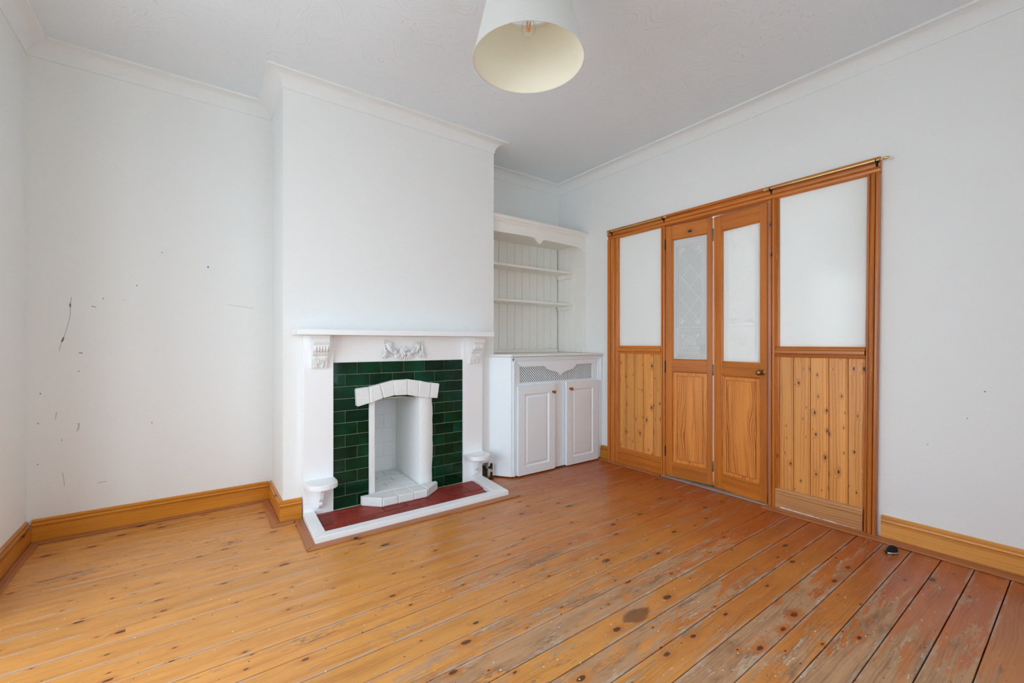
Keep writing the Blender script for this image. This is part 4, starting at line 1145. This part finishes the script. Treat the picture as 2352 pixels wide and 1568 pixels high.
V2 = [(1.9785, 2.112), (1.9785, 2.022), (2.31, 2.029), (2.418, 2.030), (2.445, 2.026), (2.466, 2.015), (2.484, 1.998), (2.498, 1.984), (2.512, 1.979), (2.524, 1.986), (2.534, 2.004), (2.548, 2.017), (2.570, 2.024), (2.733, 2.021), (2.985, 2.015), (3.010, 2.012), (3.026, 2.004), (3.038, 1.990), (3.046, 1.976), (3.0575, 1.974), (3.0575, 2.112)]
MB().prism(V2, 'y', 2.990, 3.0095).build('valance', SW, sh)
CP = [(3.010, 2.094), (2.989, 2.094), (2.986, 2.108), (2.976, 2.116), (2.974, 2.124), (2.968, 2.128), (2.956, 2.138), (2.953, 2.146), (2.950, 2.148), (2.950, 2.158), (3.010, 2.158)]
MB().prism(CP, 'x', 1.9785, 3.0985).build('cornice', SW, sh)
for z, xr in ((1.800, 3.0725), (1.482, 3.0725)):
    s_ = MB().box(1.979, xr, 3.150, 3.3535, z-.020, z).build('shelf', SW, sh, bevel=.002)
    MB().box(3.046, 3.0725, 3.152, 3.352, z-.060, z-.0205).build('batten', SW, sh, bevel=.002)

# ------------------------------------------------------------------ pendant lamp
LX, LY, LZ = 1.125, 1.415, 2.262
RB, RT, SH_ = .231, .166, .272
pl = empty('pendant_lamp', (LX, LY, ZC))
tag(pl, 'tapered white fabric drum shade with cream lining hanging from the ceiling', 'lamp')
n = 64
def frustum(r0, z0, r1, z1, t):
    return MB().lathe([(r0, z0), (r1, z1), (r1-t, z1), (r0-t, z0), (r0, z0)], (LX, LY, 0), n=n, cap=False)
frustum(RB, LZ, RT, LZ+SH_, .0012).build('shade', M['shade'], pl, smooth=40)
frustum(RB-.0016, LZ+.001, RT-.0016, LZ+SH_-.001, .001).build('shade_lining', M['lining'], pl, smooth=40)
MB().tube([(LX+(RB)*cos(2*pi*k/n), LY+(RB)*sin(2*pi*k/n), LZ) for k in range(n+1)], .0022, 6, cap=False).build('bottom_hem', M['shade'], pl, smooth=True)
zt = LZ+SH_-.012
fm_ = MB().tube([(LX+(RT-.005)*cos(2*pi*k/n), LY+(RT-.005)*sin(2*pi*k/n), zt) for k in range(n+1)], .002, 6, cap=False)
for k in range(3):
    a = 2*pi*k/3+.4
    fm_.tube([(LX+.021*cos(a), LY+.021*sin(a), zt-.03), (LX+(RT-.005)*cos(a), LY+(RT-.005)*sin(a), zt)], .0018, 6)
fm_.lathe([(.021, zt-.032), (.024, zt-.032), (.024, zt-.028), (.021, zt-.028), (.021, zt-.032)], (LX, LY, 0), n=20, cap=False)
fm_.build('spider_ring', M['cord'], pl)
MB().lathe([(.004, zt+.05), (.012, zt+.045), (.019, zt+.02), (.0205, zt-.04), (.019, zt-.052), (.014, zt-.056)], (LX, LY, 0), n=20).build('lampholder', M['cord'], pl, smooth=True)
zb = zt-.056
bl = MB().lathe([(.013, zb), (.014, zb-.018), (.022, zb-.034), (.0305, zb-.056), (.032, zb-.070), (.029, zb-.086), (.019, zb-.098), (.006, zb-.103), (.0005, zb-.1035)], (LX, LY, 0), n=24, cap=False).build('bulb', M['glass'], pl, smooth=True)
fmn = MB()
for k in range(4):
    a = pi/2*k+.3
    fmn.tube([(LX+.011*cos(a), LY+.011*sin(a), zb-.038), (LX+.006*cos(a+.5), LY+.006*sin(a+.5), zb-.080)], .0016, 6)
fmn.build('filament', M['filament'], bl)
MB().tube([(LX, LY, zb-.016), (LX, LY, zb-.045)], .003, 8).build('filament_stem', M['cord'], bl)
MB().tube([(LX, LY, zt+.05), (LX, LY, ZC-.028)], .003, 8).build('cable', M['cord'], pl)
MB().lathe([(.045, -.0005), (.045, -.010), (.030, -.022), (.010, -.030), (.004, -.032)], (LX, LY, ZC), n=28).build('ceiling_rose', M['cord'], pl, smooth=True)

# ------------------------------------------------------------------ door stop on the floor
ds = empty('door_stop', (2.893, .634, 0), -math.atan2(728, 991))
tag(ds, 'small half-moon door stop with black rubber face on the floor by the right skirting', 'door stop')
# local: x to the camera's right, y away from it
nh = 14
rr = .031
dome = []
m = MB(); vs = []; 
prof = [(.031, .0005), (.031, .008), (.030, .018), (.026, .030), (.018, .038), (.008, .042), (.0, .043)]
for r0, h in prof:
    for k in range(nh+1):
        a = pi*k/nh
        vs.append((r0*cos(a), r0*sin(a)*.9, h))
fs_ = [(i*(nh+1)+k, i*(nh+1)+k+1, (i+1)*(nh+1)+k+1, (i+1)*(nh+1)+k) for i in range(len(prof)-1) for k in range(nh)]
m.add(vs, fs_); m.build('dome', M['chrome'], ds, smooth=40)
face = [(r0, h) for r0, h in prof] + [(-r0, h) for r0, h in reversed(prof[:-1])]
MB().prism(face, 'y', -.006, .0).build('rubber_face', M['rubber'], ds, bevel=.0015, seg=1)
MB().prism([(.029*cos(pi+pi*k/10), -.0065+.014*sin(pi+pi*k/10)) for k in range(11)], 'z', .0005, .011).build('base', M['chrome'], ds, bevel=.002)
